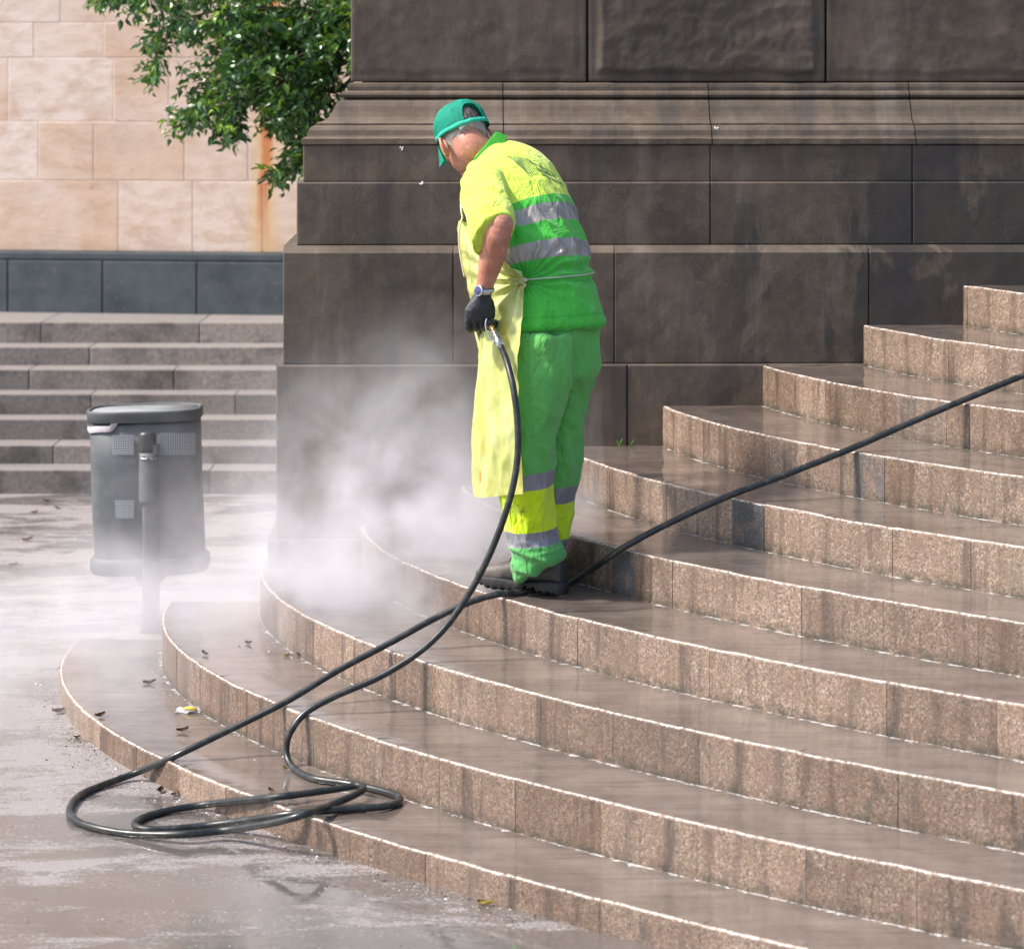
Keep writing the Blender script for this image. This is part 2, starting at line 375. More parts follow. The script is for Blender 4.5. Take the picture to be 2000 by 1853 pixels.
for k in range(len(C0)):
    z1 = .15 + .15 * k; z0 = (GZ if k == 0 else z1 - .15) - .03
    us, pts, S = TAB[k]; YE = YB + ((.14, .09)[k] if k < 2 else .40)
    px = np.array([1000 + FPX * p.x / p.y for p in pts])
    cuts = [0.0]
    for jx in JOINTS.get(k, []):
        i = int(np.argmax(px > jx)); s = S[i] if i else None
        if s and s > cuts[-1] + .04: cuts.append(float(s))
    r2 = random.Random(100 + k)
    while cuts[-1] < S[-1] - .3: cuts.append(cuts[-1] + r2.uniform(.34, .5))
    cuts[-1] = float(S[-1])
    nxt = None
    if k + 1 < len(C0): nxt = TAB[k + 1][1]
    verts, faces, uvs, tone, grey, bk = [], [], [], [], [], []
    nk = KDTree(len(nxt)) if nxt else None
    if nxt:
        for i, p in enumerate(nxt): nk.insert(p, i)
        nk.balance()
    rr = .007
    for a, b in zip(cuts, cuts[1:]):
        tn = r2.random(); gy = 0
        mid, _ = at_s(k, (a + b) / 2); mpx = 1000 + FPX * mid.x / mid.y
        for (kk, gx), gv in GREY.items():
            if kk == k:
                pa, _ = at_s(k, a); pb, _ = at_s(k, b)
                if 1000 + FPX * pa.x / pa.y < gx < 1000 + FPX * pb.x / pb.y: gy = gv
        g = .0007; n = max(2, int((b - a) / .02))
        jo = r2.uniform(-.0012, .0012)
        prev = None
        for i in range(n + 1):
            s = a + g + (b - a - 2 * g) * i / n
            p, nrm = at_s(k, s)
            # inward (towards the pedestal side) = left of travel, towards +x/+y
            inw = Vector((-nrm.x, -nrm.y, 0))
            if inw.x < 0: inw = -inw
            dep = .62
            if nk:
                q = nk.find(p + inw * .3); dn = (Vector(q[0]) - p).length
            else: dn = .6
            je = .0022 * nz((s * 9, k * 3.3, 0), 1.0) + .0012 * nz((s * 60, k * 3.3, 5), 1.0) + jo
            prof = [(0, z0, -(z1 - z0)), (0, z1 - .10, -.10), (0, z1 - .05, -.05), (0, z1 - rr, -rr)]
            prof += [(rr * (1 - math.cos(t_)), z1 - rr * (1 - math.sin(t_)), -rr + rr * 1.0 * (t_ / (math.pi / 2))) for t_ in (math.pi / 6, math.pi / 3)]
            prof += [(rr, z1, .0), (.02, z1, .013), (.06, z1, .053), (.12, z1, .113)]
            m_ = 8
            for q_ in range(1, m_ + 1):
                dd = .12 + (dn + .05 - .12) * q_ / m_
                prof.append((dd, z1 - .0015 * math.sin(q_), dd - rr))
            row = []
            for off, z, vv in prof:
                pq = p if (off < .05 or 0 < i < n) else at_s(k, a if i == 0 else b)[0]
                w = pq + inw * (off + (je if off < .03 else 0)); zz = z + (je * .8 if z > z0 + .05 and off < .03 else 0)
                w.y = min(w.y, YE)
                row.append(len(verts)); verts.append((w.x, w.y, zz)); uvs.append((s, vv)); tone.append(tn); grey.append(gy)
                bk.append(max(0, dn - off))
            if prev:
                for j in range(len(row) - 1): faces.append((prev[j], row[j], row[j + 1], prev[j + 1]))
            if i in (0, n):   # end face of the block, seen through the joint
                c0 = len(verts); w = p + inw * .3
                verts.append((w.x, min(w.y, YE), z0)); uvs.append((s, -.1)); tone.append(0); grey.append(1); bk.append(1)
                for j in range(len(row) - 1):
                    faces.append((row[j], row[j + 1], c0) if i == 0 else (row[j + 1], row[j], c0))
            prev = row
    me = bpy.data.meshes.new('step'); me.from_pydata(verts, [], faces)
    ul = me.uv_layers.new(name='UVMap'); lv = np.zeros(len(me.loops), dtype=np.int32); me.loops.foreach_get('vertex_index', lv)
    ul.data.foreach_set('uv', np.array(uvs, dtype=np.float32)[lv].ravel())
    set_attr(me, 'tone', tone); set_attr(me, 'grey', grey); set_attr(me, 'bk', bk)
    bm = bmesh.new(); bm.from_mesh(me); bmesh.ops.recalc_face_normals(bm, faces=bm.faces); bm.to_mesh(me)
    stepbvh.append(BVHTree.FromBMesh(bm)); bm.free()
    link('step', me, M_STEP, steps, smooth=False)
    # core that closes the joints from behind
    bm = bmesh.new(); top, bot = [], []
    poly = [at_s(k, s)[0] for s in np.linspace(0, float(S[-1]), 60)]
    loop = []
    for i, p in enumerate(poly):
        _, nrm = at_s(k, float(S[-1]) * i / 59); inw = Vector((-nrm.x, -nrm.y, 0)); inw = inw if inw.x > 0 else -inw
        q = p + inw * .02; loop.append((q.x, min(q.y, YE - .01)))
    loop += [(loop[-1][0] + .6, loop[-1][1] + .4), (loop[0][0] + .9, YE - .01)]
    lt = [bm.verts.new((x, y, z1 - .012)) for x, y in loop]; lb = [bm.verts.new((x, y, z0)) for x, y in loop]
    for i in range(len(loop)):
        j = (i + 1) % len(loop); bm.faces.new((lt[i], lt[j], lb[j], lb[i]))
    # a strip under the tread so the joints never look through
    from_bm('bedding', bm, plain('bedding_mortar', (.05, .045, .04), .9) if k == 0 else bpy.data.materials['bedding_mortar'], steps, smooth=False)

# ------------------------------------------------------------ stone pedestal
ROT = R(1.2)
PX0, PY0 = -.916, 9.585
def WP(a, off, z):
    """a: metres along the face from the bottom left corner, off: metres the face stands back, z height"""
    c, s = math.cos(ROT), math.sin(ROT)
    return Vector((PX0 + a * c - off * s, PY0 + a * s + off * c, z))
def WX(px, off):
    """distance along the face seen at photo column px"""
    t = (px - 1000) / FPX; c, s = math.cos(ROT), math.sin(ROT)
    # PX0 + a c - off s = t (PY0 + a s + off c)
    return (t * (PY0 + off * c) - PX0 + off * s) / (c - t * s)
ped = empty('stone_pedestal', (1.2, 11, GZ), 'dark brown sandstone monument pedestal with moulded base behind the worker', 'pedestal')
LEN, BACK = 5.2, 2.3
def course(name, off, z0, z1, joints, seed, chamfer=0, rough=None, bev=.004, gap=.0011):
    """one course of blocks; off = how far its face stands back of the base course; the left end steps in by the same"""
    bm = bmesh.new(); r2 = random.Random(seed); tones = []; shift = [r2.uniform(-.0015, .0025) for _ in range(9)]
    xs = [off] + [WX(j, off) for j in joints] + [LEN]
    lay = bm.faces.layers.float.new('tone')
    for i, (a, b) in enumerate(zip(xs, xs[1:])):
        tn = r2.uniform(.25, .8)
        before = set(bm.faces)
        la, lb = a + (gap if i else 0), b - gap
        cell = .0095 if rough and z0 < 2.5 else .06
        nx = max(2, int((lb - la) / cell)); nzv = max(2, int((z1 - z0) / cell))
        # front sheet with its own arrises
        bv = bev
        cols = [0, bv * .35, bv] + [bv + (lb - la - 2 * bv) * t / nx for t in range(1, nx)] + [lb - la - bv, lb - la - bv * .35, lb - la]
        ch = max(chamfer, bv)
        rows_ = [0, bv * .35, bv] + [bv + (z1 - z0 - bv - ch) * t / nzv for t in range(1, nzv)] + [z1 - z0 - ch, z1 - z0 - ch * .45, z1 - z0]
        depc = {0: bv, 1: bv * .35, len(cols) - 1: bv, len(cols) - 2: bv * .35}
        depr = {0: bv, 1: bv * .35, len(rows_) - 1: (chamfer * 1.6 if chamfer else bv), len(rows_) - 2: (chamfer * .75 if chamfer else bv * .35)}
        grid = []
        for zi, zz in enumerate(rows_):
            line = []
            for ci, cc in enumerate(cols):
                d = max(depc.get(ci, 0), depr.get(zi, 0))
                p = WP(la + cc, off, z0 + zz)
                w = nz((p.x, p.z, seed), 3.1) * .003 + nz((p.x, p.z, seed), 19) * .0016
                if ci in (0, 1, 2) and i == 0: w += .006 * max(0, nz((p.z, 0, seed), 21.0))     # chipped outer arris
                if rough and 2 < ci < len(cols) - 3 and 2 < zi < len(rows_) - 3:
                    e = min(cc, lb - la - cc, zz, z1 - z0 - zz)
                    f = min(1, max(0, (e - .030 - .018 * nz((p.x, p.z, seed), 7)) / .014))
                    w -= f * rough[i % len(rough)] * (1 + .9 * nz((p.x, p.z, seed), 3.0, 3) + .35 * ridge((p.x * .7, p.z * 1.3, seed), 7, 1) + .22 * nz((p.x, p.z, seed), 18) + .15 * ridge((p.x, p.z, seed), 26, 2) + .12 * nz((p.x, p.z, seed), 55))
                line.append(bm.verts.new(WP(la + cc, off + d + w + shift[i] * (0 if i == 0 else 1), z0 + zz)))
            grid.append(line)
        for r0, r1 in zip(grid, grid[1:]):
            for j in range(len(r0) - 1): bm.faces.new((r0[j], r0[j + 1], r1[j + 1], r1[j]))
        # returns: top, bottom, both ends
        bd = off + (BACK if i == 0 else .25)
        def back(v, a_, z_): return bm.verts.new(WP(a_, bd, z_))
        L0 = [l[0] for l in grid]; L1 = [l[-1] for l in grid]; T = grid[-1]; Bt = grid[0]
        bL = [bm.verts.new(WP(la, bd, z0 + r)) for r in rows_]; bR = [bm.verts.new(WP(lb, bd, z0 + r)) for r in rows_]
        for q in range(len(rows_) - 1):
            bm.faces.new((bL[q], L0[q], L0[q + 1], bL[q + 1])); bm.faces.new((L1[q], bR[q], bR[q + 1], L1[q + 1]))
        bT = [bL[-1]] + [bm.verts.new(WP(la + c_, bd, z1)) for c_ in cols[1:-1]] + [bR[-1]]
        for q in range(len(cols) - 1): bm.faces.new((T[q], T[q + 1], bT[q + 1], bT[q]))
        bB = [bL[0]] + [bm.verts.new(WP(la + c_, bd, z0)) for c_ in cols[1:-1]] + [bR[0]]
        for q in range(len(cols) - 1): bm.faces.new((Bt[q + 1], Bt[q], bB[q], bB[q + 1]))
        for f in bm.faces:
            if f not in before: f[lay] = tn
    me_o = from_bm(name, bm, M_PLINTH, ped, smooth=False)
    for pol in me_o.data.polygons: pol.use_smooth = rough is not None and abs(pol.normal.y) > .2
    return me_o
course('base_course', 0, GZ - .03, .556, [760, 1010, 1290], 1, bev=.008)
course('stone_course', .030, .557, 1.206, [1165 + 60, 1500], 2, bev=.006)
course('stone_course', .055, 1.207, 1.651, [885, 1200, 1697], 3, chamfer=.026)
course('stone_course', .103, 1.652, 1.890, [986, 1387, 1782], 4, bev=.005)
course('stone_course', .126, 1.8905, 2.030, [986, 1387, 1782], 5, bev=.004)
course('quarry_faced_course', .300, 2.270, 2.83, [1147, 1613, 2080], 6, rough=[.002, .010, .003], bev=.005, gap=.004)
course('quarry_faced_course', .300, 2.836, 3.45, [900, 1400, 1800], 7, rough=[.02, .03], bev=.010, gap=.008)
course('quarry_faced_course', .300, 3.456, 4.1, [1100, 1600, 2000], 8, rough=[.03, .02], bev=.010, gap=.008)
course('quarry_faced_course', .300, 4.106, 4.8, [850, 1350, 1850], 9, rough=[.02, .035], bev=.010, gap=.008)
# moulding: profile (stands back, height) swept along the front and round the left corner
prof = [(.128, 2.031), (.120, 2.034), (.120, 2.054), (.128, 2.058), (.137, 2.060), (.140, 2.066), (.144, 2.086), (.153, 2.098), (.166, 2.103), (.171, 2.104), (.171, 2.112), (.185, 2.113),
        (.204, 2.122), (.220, 2.136), (.232, 2.156), (.241, 2.177), (.252, 2.193), (.270, 2.202), (.284, 2.204), (.275, 2.206), (.263, 2.212), (.260, 2.220), (.264, 2.229), (.274, 2.234), (.286, 2.235),
        (.286, 2.250), (.289, 2.262), (.30, 2.266), (.42, 2.2665)]
bm = bmesh.new(); lay = bm.faces.layers.float.new('tone'); r2 = random.Random(5)
xs = [None] + [WX(j, .2) for j in (983, 1387, 1782)] + [LEN]
for i in range(len(xs) - 1):
    tn = r2.uniform(.4, .75) + (.25 if i < 2 else 0); prev = None
    a = xs[i]; b = xs[i + 1] - .0018
    cnt = 2 if a is None else 1
    n = 40
    st = []
    if a is None: st = [('side', BACK + .1), ('side', 1.0), ('corner', 0)]
    else: st = [('a', a + .0018)]
    a0 = 0.35 if a is None else a + .0018
    st += [('a', a0 + (b - a0) * t / n) for t in range(1, n + 1)]
    for kind, val in st:
        row = []
        for o_, z_ in prof:
            if kind == 'side': p = WP(o_, o_ + val, z_)
            elif kind == 'corner': p = WP(o_, o_, z_)
            else:
                w = .0025 * nz((val, z_ * 2, 1), 5) + .0018 * nz((val, z_, 1), 26)
                p = WP(val, o_ + w, z_ + w * .5)
            row.append(bm.verts.new(p))
        if prev:
            for j in range(len(row) - 1):
                f = bm.faces.new((prev[j], row[j], row[j + 1], prev[j + 1])); f[lay] = min(1, tn)
        prev = row
from_bm('moulding', bm, M_PLINTH, ped, smooth=False)
bm = bmesh.new()
for (a0, o0, z0_, z1_) in ((.06, .05, GZ, .60), (.35, .34, 2.0, 4.78), (.2, .18, .5, 2.05)):
    p = [WP(a0, o0, 0), WP(LEN - .02, o0, 0), WP(LEN - .02, BACK, 0), WP(a0, BACK, 0)]
    lo = [bm.verts.new((q.x, q.y, z0_)) for q in p]; hi = [bm.verts.new((q.x, q.y, z1_)) for q in p]
    for i in range(4): bm.faces.new((lo[i], lo[(i + 1) % 4], hi[(i + 1) % 4], hi[i]))
    bm.faces.new(hi)
from_bm('core', bm, M_PLINTH, ped, smooth=False)

# ------------------------------------------------------------ far flight of steps
far = empty('far_steps', (-2.2, 14, GZ), 'straight grey stone steps behind the litter bin', 'steps')
YS = [13.66, 13.88, 14.1, 14.3, 14.5, 14.72, 14.95]
zt = GZ
HS = [966, 918, 870, 819, 770, 722, 678, 630]
zs = [GZ]
for i in range(7): zs.append(HC - (HS[i + 1] - YH) * YS[i] / FPX)
FJ = [[104 - 0, 330], [103, 470], [0, 178], [57, 340], [-50, 90, 380], [80, 390], [178, 460]]
FJ = [[-200, 410], [104], [-60, 260], [178, 460], [57, 340], [-90, 175, 600], [80, 390]]
for i in range(7):
    y0 = YS[i]; y1 = (YS[i + 1] if i < 6 else 15.95) + .06
    xs = [-5.5] + [(j - 1000) * y0 / FPX for j in FJ[i]] + [.6]
    bm = bmesh.new(); lay = bm.faces.layers.float.new('tone')
    for a, b in zip(xs, xs[1:]):
        old = set(bm.faces); lookbox(bm, (a + .0018, y0, zs[i] - .04), (b - .0018, y1, zs[i + 1]), bev=.006)
        tn = rnd.random()
        for f in bm.faces:
            if f not in old: f[lay] = tn
    from_bm('step', bm, M_FAR, far, smooth=False)

# ------------------------------------------------------------ far wall: dark course and pale ashlar above
BR = R(-7)
bx0, by0 = -3.16, 15.62
def BP(a, off, z): return Vector((bx0 + a * math.cos(BR) - off * math.sin(BR), by0 + a * math.sin(BR) + off * math.cos(BR), z))
def BX(px, off=0):
    t = (px - 1000) / FPX; c, s = math.cos(BR), math.sin(BR)
    return (t * (by0 + off * c) - bx0 + off * s) / (c - t * s)
fw = empty('building_wall', (-2, 16.2, GZ), 'sunlit pale sandstone ashlar wall over a dark slate course, far left', 'wall')
def bslab(bm, a0, a1, o0, o1, z0, z1, lay, tn, uvl=None, bev=.008):
    old = set(bm.faces)
    M = Matrix.Translation((bx0, by0, 0)) @ Matrix.Rotation(BR, 4, 'Z')
    lookbox(bm, (a0, o0, z0), (a1, o1, z1), M, bev)
    for f in bm.faces:
        if f not in old:
            f[lay] = tn
            if uvl:
                for l in f.loops:
                    q = M.inverted() @ l.vert.co; l[uvl].uv = (q.x + bx0, q.z)
zb = HC - (612 - YH) * 15.85 / FPX - .05
ZD = 1.225
bm = bmesh.new(); lay = bm.faces.layers.float.new('tone')
edges = [-3.0, -1.5, BX(15), BX(200), BX(384), BX(560), BX(760), 3.2, 5.2]
for a, b in zip(edges, edges[1:]): bslab(bm, a + .003, b - .003, 0, .4, zb - .1, ZD - .055, lay, .5, bev=.006)
bslab(bm, -3, 5.2, .015, .5, ZD - .053, ZD, lay, .5, bev=.012)
from_bm('slate_base', bm, M_SLATE, fw, smooth=False)
bm = bmesh.new(); lay = bm.faces.layers.float.new('tone'); uvl = bm.loops.layers.uv.new('UVMap')
def bz(py): return HC - (py - YH) * 15.98 / FPX
rows_ = [(ZD, bz(348), [-150, 226, 372, 509, 700]), (bz(348), bz(236), [-100, 69, 177, 355, 480, 660]), (bz(236), bz(114), [-160, 10, 216, 325, 480, 620]),
         (bz(114), bz(47), [-100, 60, 197, 420, 640]), (bz(47), bz(-70), [-80, 112, 330, 560])]
TN = {(0, 0): .35, (0, 1): .3, (0, 2): .75, (0, 3): .8, (0, 4): .5, (1, 1): .95, (1, 2): .45, (1, 3): .25, (1, 4): .6, (2, 2): .9, (2, 3): .35, (2, 4): .55, (3, 1): .9, (3, 2): .6, (3, 3): .35, (4, 0): .85, (4, 1): .9, (4, 2): .4, (4, 3): .3}
zz = bz(-70); rr3 = random.Random(3)
while zz < 9: rows_.append((zz, zz + .38, [int(q) for q in np.cumsum([rr3.randint(150, 260) for _ in range(5)]) - 250])); zz += .38
for ri, (z0, z1, js) in enumerate(rows_):
    xs = [-3.0, -1.6] + [BX(j) for j in js] + [2.9, 4.2, 5.2]
    for ci, (a, b) in enumerate(zip(xs, xs[1:])):
        bslab(bm, a + .0025, b - .0025, .06 + rnd.uniform(0, .003), .5, z0 + .0025, z1 - .0025, lay, TN.get((ri, ci - 1), rr3.random()), uvl, .004)
from_bm('ashlar', bm, M_PALE, fw, smooth=False)
bm = bmesh.new(); lay = bm.faces.layers.float.new('tone'); uvl = bm.loops.layers.uv.new('UVMap')
bslab(bm, -3, 5.2, .0635, .45, ZD + .01, 9, lay, 1, uvl, 0)
from_bm('mortar', bm, plain('lime_mortar', (.84, .70, .60), .9), fw, smooth=False)

# ------------------------------------------------------------ tree
def m_leaf():
    t = NT('glossy_leaf'); o = t.obj(); tn = t.attr('tone')
    c = t.ramp(tn, [(0, (.014, .058, .022)), (.45, (.036, .13, .034)), (.8, (.10, .25, .03)), (1, (.26, .42, .03))])
    t.set(col=c, rough=.32, spec=.6)
    tr = t.n('BsdfTranslucent', {0: t.mix(.0, t.ramp(tn, [(0, (.03, .12, .02)), (1, (.30, .50, .04))]), (0, 0, 0))})
    mx = t.n('MixShader', {0: .28, 1: t.p.outputs[0], 2: tr.outputs[0]})
    t.t.links.new(mx.outputs[0], t.out.inputs[0])
    return t.m
tree = empty('tree', (-.45, 13.3, GZ), 'dense green broadleaf tree leaning out from behind the pedestal', 'tree')
strokes = [(720, -20, 250, 0, 34, 3), (600, 40, 310, 62, 30, 2.6), (312, 62, 302, 165, 9, .55), (660, 70, 420, 140, 52, 3.6), (660, 140, 410, 200, 42, 3), (410, 205, 372, 245, 12, .8),
           (660, 190, 540, 205, 40, 2.4), (452, 215, 450, 275, 12, .8), (540, 215, 610, 235, 26, 1.4), (612, 245, 585, 330, 11, .9), (588, 340, 535, 352, 5, .45), (690, 0, 640, 120, 60, 3.2), (470, 30, 560, 130, 50, 2.2),
           (245, 5, 190, -12, 12, .7), (355, 235, 352, 262, 3, .15), (560, 225, 555, 262, 12, .5),
           (760, -130, 200, -110, 90, 5), (700, -250, 300, -240, 90, 4), (850, 40, 700, 100, 60, 2)]
V, F, T = [], [], []
twigs = bmesh.new()
def leaf(p, dirv, nrm, L, tn):
    s = dirv.cross(nrm).normalized(); nrm = s.cross(dirv).normalized(); i0 = len(V)
    w = L * .26
    for a, b, c in ((0, 0, 0), (.3, 1, .10), (.62, .8, .08), (1, 0, -.10), (.62, -.8, .08), (.3, -1, .10), (.45, 0, 0)):
        V.append(p + dirv * (a * L) + s * (b * w) + nrm * (c * L - .12 * L * a * a))
    for f in ((0, 1, 6), (1, 2, 6), (2, 3, 6), (3, 4, 6), (4, 5, 6), (5, 0, 6)): F.append([i0 + q for q in f]); T.append(tn)
rt = random.Random(21)
strokes = [(a, b - 12, c_, d_ - 12, r_, w_) for a, b, c_, d_, r_, w_ in strokes]
for (x1, y1, x2, y2, rad, wgt) in strokes:
    for q in range(int(wgt * 80)):
        f = rt.random(); x = x1 + (x2 - x1) * f + rt.gauss(0, .55) * rad; y = y1 + (y2 - y1) * f + rt.gauss(0, .55) * rad
        if x > 760 and y > -60: continue
        d = 12.1 + rt.gauss(0, .38); p0 = P(x, y, max(11.3, d))
        td = Vector((rt.gauss(-.5, .6), rt.gauss(0, .6), rt.gauss(-.25, .5))).normalized()
        ln = rt.uniform(.05, .13); nl = rt.randint(4, 8); young = rt.random() < .12
        for j in range(nl):
            pp = p0 + td * ln * (j / nl) + Vector((0, 0, -.02 * (j / nl) ** 2))
            dv = (td + Vector((rt.gauss(0, .8), rt.gauss(0, .8), rt.gauss(-.1, .6)))).normalized()
            nr = Vector((rt.gauss(-.3, .6), rt.gauss(-.2, .6), 1)).normalized()
            leaf(pp, dv, nr, rt.uniform(.026, .058), min(1, max(0, rt.gauss(.34, .17) + (.5 if young else 0))))
        if q % 3 == 0: add_tube(twigs, [p0 - td * .04, p0 + td * ln], [.0016, .0007], 4, caps=False)
me = bpy.data.meshes.new('crown'); me.from_pydata(V, [], F); set_attr(me, 'tone', T, 'FACE')
link('crown', me, m_leaf(), tree, smooth=False)
M_BARK = plain('bark', (.085, .065, .045), .9, bump=(60, .8, .01))
base = Vector((-.45, 13.3, 0))
add_tube(twigs, [Vector((-.45, 13.3, GZ - .05)), Vector((-.42, 13.25, 1.2)), Vector((-.5, 13.1, 2.3)), Vector((-.62, 12.8, 3.1)), Vector((-.9, 12.5, 3.7))], [.13, .10, .085, .06, .03], 12, 24)
for (x1, y1, x2, y2, rad, wgt) in strokes:
    if wgt < 2 and rad > 12: continue
    a = P(x1, y1, 12.2); b = P(x2, y2, 12.1); m_ = (a + b) / 2 + Vector((0, 0, .05))
    root = Vector((-.5, 13.1, 2.35)) if wgt > 1 else a
    add_tube(twigs, [root, (root + a) / 2 + Vector((0, 0, .1)), a, m_, b] if wgt > 1 else [a, m_, b], [.03, .02, .012, .007, .002] if wgt > 1 else [.004, .003, .001], 6, 20)
from_bm('trunk', twigs, M_BARK, tree)

# ------------------------------------------------------------ litter bin
def m_bin():
    t = NT('painted_bin_steel'); sp = t.sep(t.obj()); o = t.obj()
    c = t.mix(t.rng(t.noise(o, 9, 5, .6), .35, .7), (.060, .066, .072), (.115, .122, .13))
    c = t.mix(t.rng(t.noise(t.map(o, (1, 1, .4)), 30, 4, .7), .64, .72, 0, .4), c, (.2, .19, .18))
    t.set(col=c, rough=.62, metal=.1, normal=t.bump(t.noise(o, 120, 2), .1, .002)); return t.m
def m_perf():
    t = NT('perforated_panel'); uv = t.uv()
    v = t.n('TexVoronoi', {'Vector': t.map(uv, (1, 1, 0)), 'Scale': 1, 'Randomness': 0}).outputs['Distance']
    hole = t.mth('LESS_THAN', v, .33)
    t.set(col=t.mix(hole, (.12, .13, .14), (.38, .38, .40)), rough=t.mix(hole, .45, .9)); return t.m
M_BIN, M_PERF = m_bin(), m_perf()
bin_d = 10.42
litter = empty('litter_bin', G(294, 1242, GZ), 'grey steel litter bin on a post, half hidden in steam', 'litter bin')
def BN(px, py, off=0): return P(px, py, bin_d + off)
def bring(py, x0, x1, dep=.135, px_s=1.0):
    c = BN((x0 + x1) / 2, py); w = (x1 - x0) / 2 * bin_d / FPX
    return (c, Vector((w * px_s, 0, (7 if False else .006))), Vector((0, dep * px_s, 0)))
bm = bmesh.new(); add_loft(bm, [bring(822, 178, 391), bring(900, 180, 393), bring(980, 182, 396), bring(1080, 187, 400), bring(1100, 188, 401)], 64, True, .62)
body = from_bm('body', bm, M_BIN, litter)
bm = bmesh.new(); add_loft(bm, [bring(817, 176, 393, .139), bring(815, 173, 395, .143), bring(800, 172, 395, .143), bring(797, 172, 395, .144), bring(795, 176, 391, .140), bring(797, 179, 388, .136), bring(803, 180, 387, .135)], 64, False, .62)
from_bm('rim', bm, M_BIN, litter)
bm = bmesh.new(); add_loft(bm, [bring(1080, 184, 402, .138), bring(1086, 179, 408, .15), bring(1104, 179, 409, .15), bring(1112, 184, 405, .14)], 64, True, .62)
from_bm('foot_band', bm, M_BIN, litter)
bm = bmesh.new(); add_loft(bm, [bring(799, 179, 388, .137), bring(803, 179, 388, .137)], 64, True, .62)
from_bm('lid', bm, plain('pale_bin_lid', (.26, .28, .30), .5), litter)
# liner bag peeping out under the rim
bm = bmesh.new(); add_loft(bm, [bring(822, 175, 393, .139), bring(830, 173, 394, .141), bring(834, 175, 393, .139)], 64, False, .62)
for v in bm.verts:
    if v.co.x > -1.6: v.co.z += .045; v.co.y += (bin_d - v.co.y) * .06; v.co.x += (-1.49 - v.co.x) * .06
    else: v.co.z += .004 * math.sin(v.co.y * 60) - .004
from_bm('liner_bag', bm, plain('liner_plastic', (.62, .57, .58), .35), litter)
# perforated panels and stiffening bands follow the body surface
def panel(x0, x1, y0, y1, per=4.6):
    bm = bmesh.new(); uvl = bm.loops.layers.uv.new('UVMap'); rows = []
    for j in range(6):
        row = []
        for i in range(25):
            px = x0 + (x1 - x0) * i / 24; py = y0 + (y1 - y0) * j / 5
            f = (py - 822) / 280; xl, xr = 178 + 10 * f, 391 + 10 * f; c = (xl + xr) / 2; hw = (xr - xl) / 2
            q = max(-1, min(1, (px - c) / hw)); e = 2 / .62
            dy = -.1365 * (1 - abs(q) ** e) ** (1 / e)
            row.append((bm.verts.new(BN(px, py, dy - .003)), (px / per, py / per)))
        rows.append(row)
    for r0, r1 in zip(rows, rows[1:]):
        for i in range(24):
            f = bm.faces.new((r0[i][0], r0[i + 1][0], r1[i + 1][0], r1[i][0]))
            for l, s in zip(f.loops, (r0[i], r0[i + 1], r1[i + 1], r1[i])): l[uvl].uv = s[1]
    return from_bm('perforated_panel', bm, M_PERF, litter)
panel(312, 382, 846, 888); panel(182, 262, 850, 888); panel(186, 262, 976, 1012)
pd = -.17
bm = bmesh.new()
zt_ = BN(0, 940, pd).z
pp = lambda px, py, dd=0: P(px, py, bin_d + pd + dd)
c0 = G(295, 1242, GZ)
add_loft(bm, [(Vector((pp(295, 0).x, bin_d + pd, z)), Vector((w, 0, 0)), Vector((0, .022, 0))) for z, w in ((GZ + .001, .045), (GZ + .02, .042), (GZ + .06, .036), (GZ + .10, .035), (zt_ - .02, .034), (pp(0, 868).z, .033))], 20, True, .7)
post = from_bm('post', bm, M_BIN, litter)
bm = bmesh.new()
add_loft(bm, [(pp(290, y, -.012), Vector((w * bin_d / FPX, 0, 0)), Vector((0, .034, 0))) for y, w in ((982, 17), (975, 18.5), (930, 18.5), (900, 18), (884, 18.5))], 24, True)
br = from_bm('ashtray', bm, M_BIN, litter)
bm = bmesh.new()
add_loft(bm, [(pp(288, y, -.002), Vector((w * bin_d / FPX, 0, 0)), Vector((0, w * .75 * bin_d / FPX, 0))) for y, w in ((886, 17.5), (870, 17), (860, 17.5), (850, 18), (845, 15), (842, 9))], 24, True)
from_bm('ashtray_hood', bm, plain('black_plastic', (.02, .022, .026), .4), litter)
bm = bmesh.new()
cc = pp(290, 896, -.022)
add_loft(bm, [(cc + Vector((0, 0, .001)), Vector((.036, 0, 0)), Vector((0, .03, 0))), (cc + Vector((0, 0, .006)), Vector((.036, 0, 0)), Vector((0, .03, 0)))], 24, True)
plate = from_bm('stub_plate', bm, plain('worn_steel', (.45, .46, .48), .35, .8), litter)
bm = bmesh.new()
for s in (-1, 0, 1):
    add_ball(bm, pp(290, 893 + (3 if s == 0 else 0), -.054) + Vector((s * .018, 0, 0)), (Vector((.006, 0, 0)), Vector((0, .002, 0)), Vector((0, 0, .005))), 8)
from_bm('stub_hole', bm, bpy.data.materials['black_plastic'], litter)
bm = bmesh.new()
vs = [P(258, 1118, bin_d - .06), P(335, 1112, bin_d - .06), P(312, 1142, bin_d - .13), P(268, 1136, bin_d - .13)]
a = [bm.verts.new(v) for v in vs]; b = [bm.verts.new(v + Vector((0, .02, .012))) for v in vs]
bm.faces.new(a); bm.faces.new(b[::-1])
for i in range(4): bm.faces.new((a[i], a[(i + 1) % 4], b[(i + 1) % 4], b[i]))
from_bm('bracket', bm, M_BIN, litter)

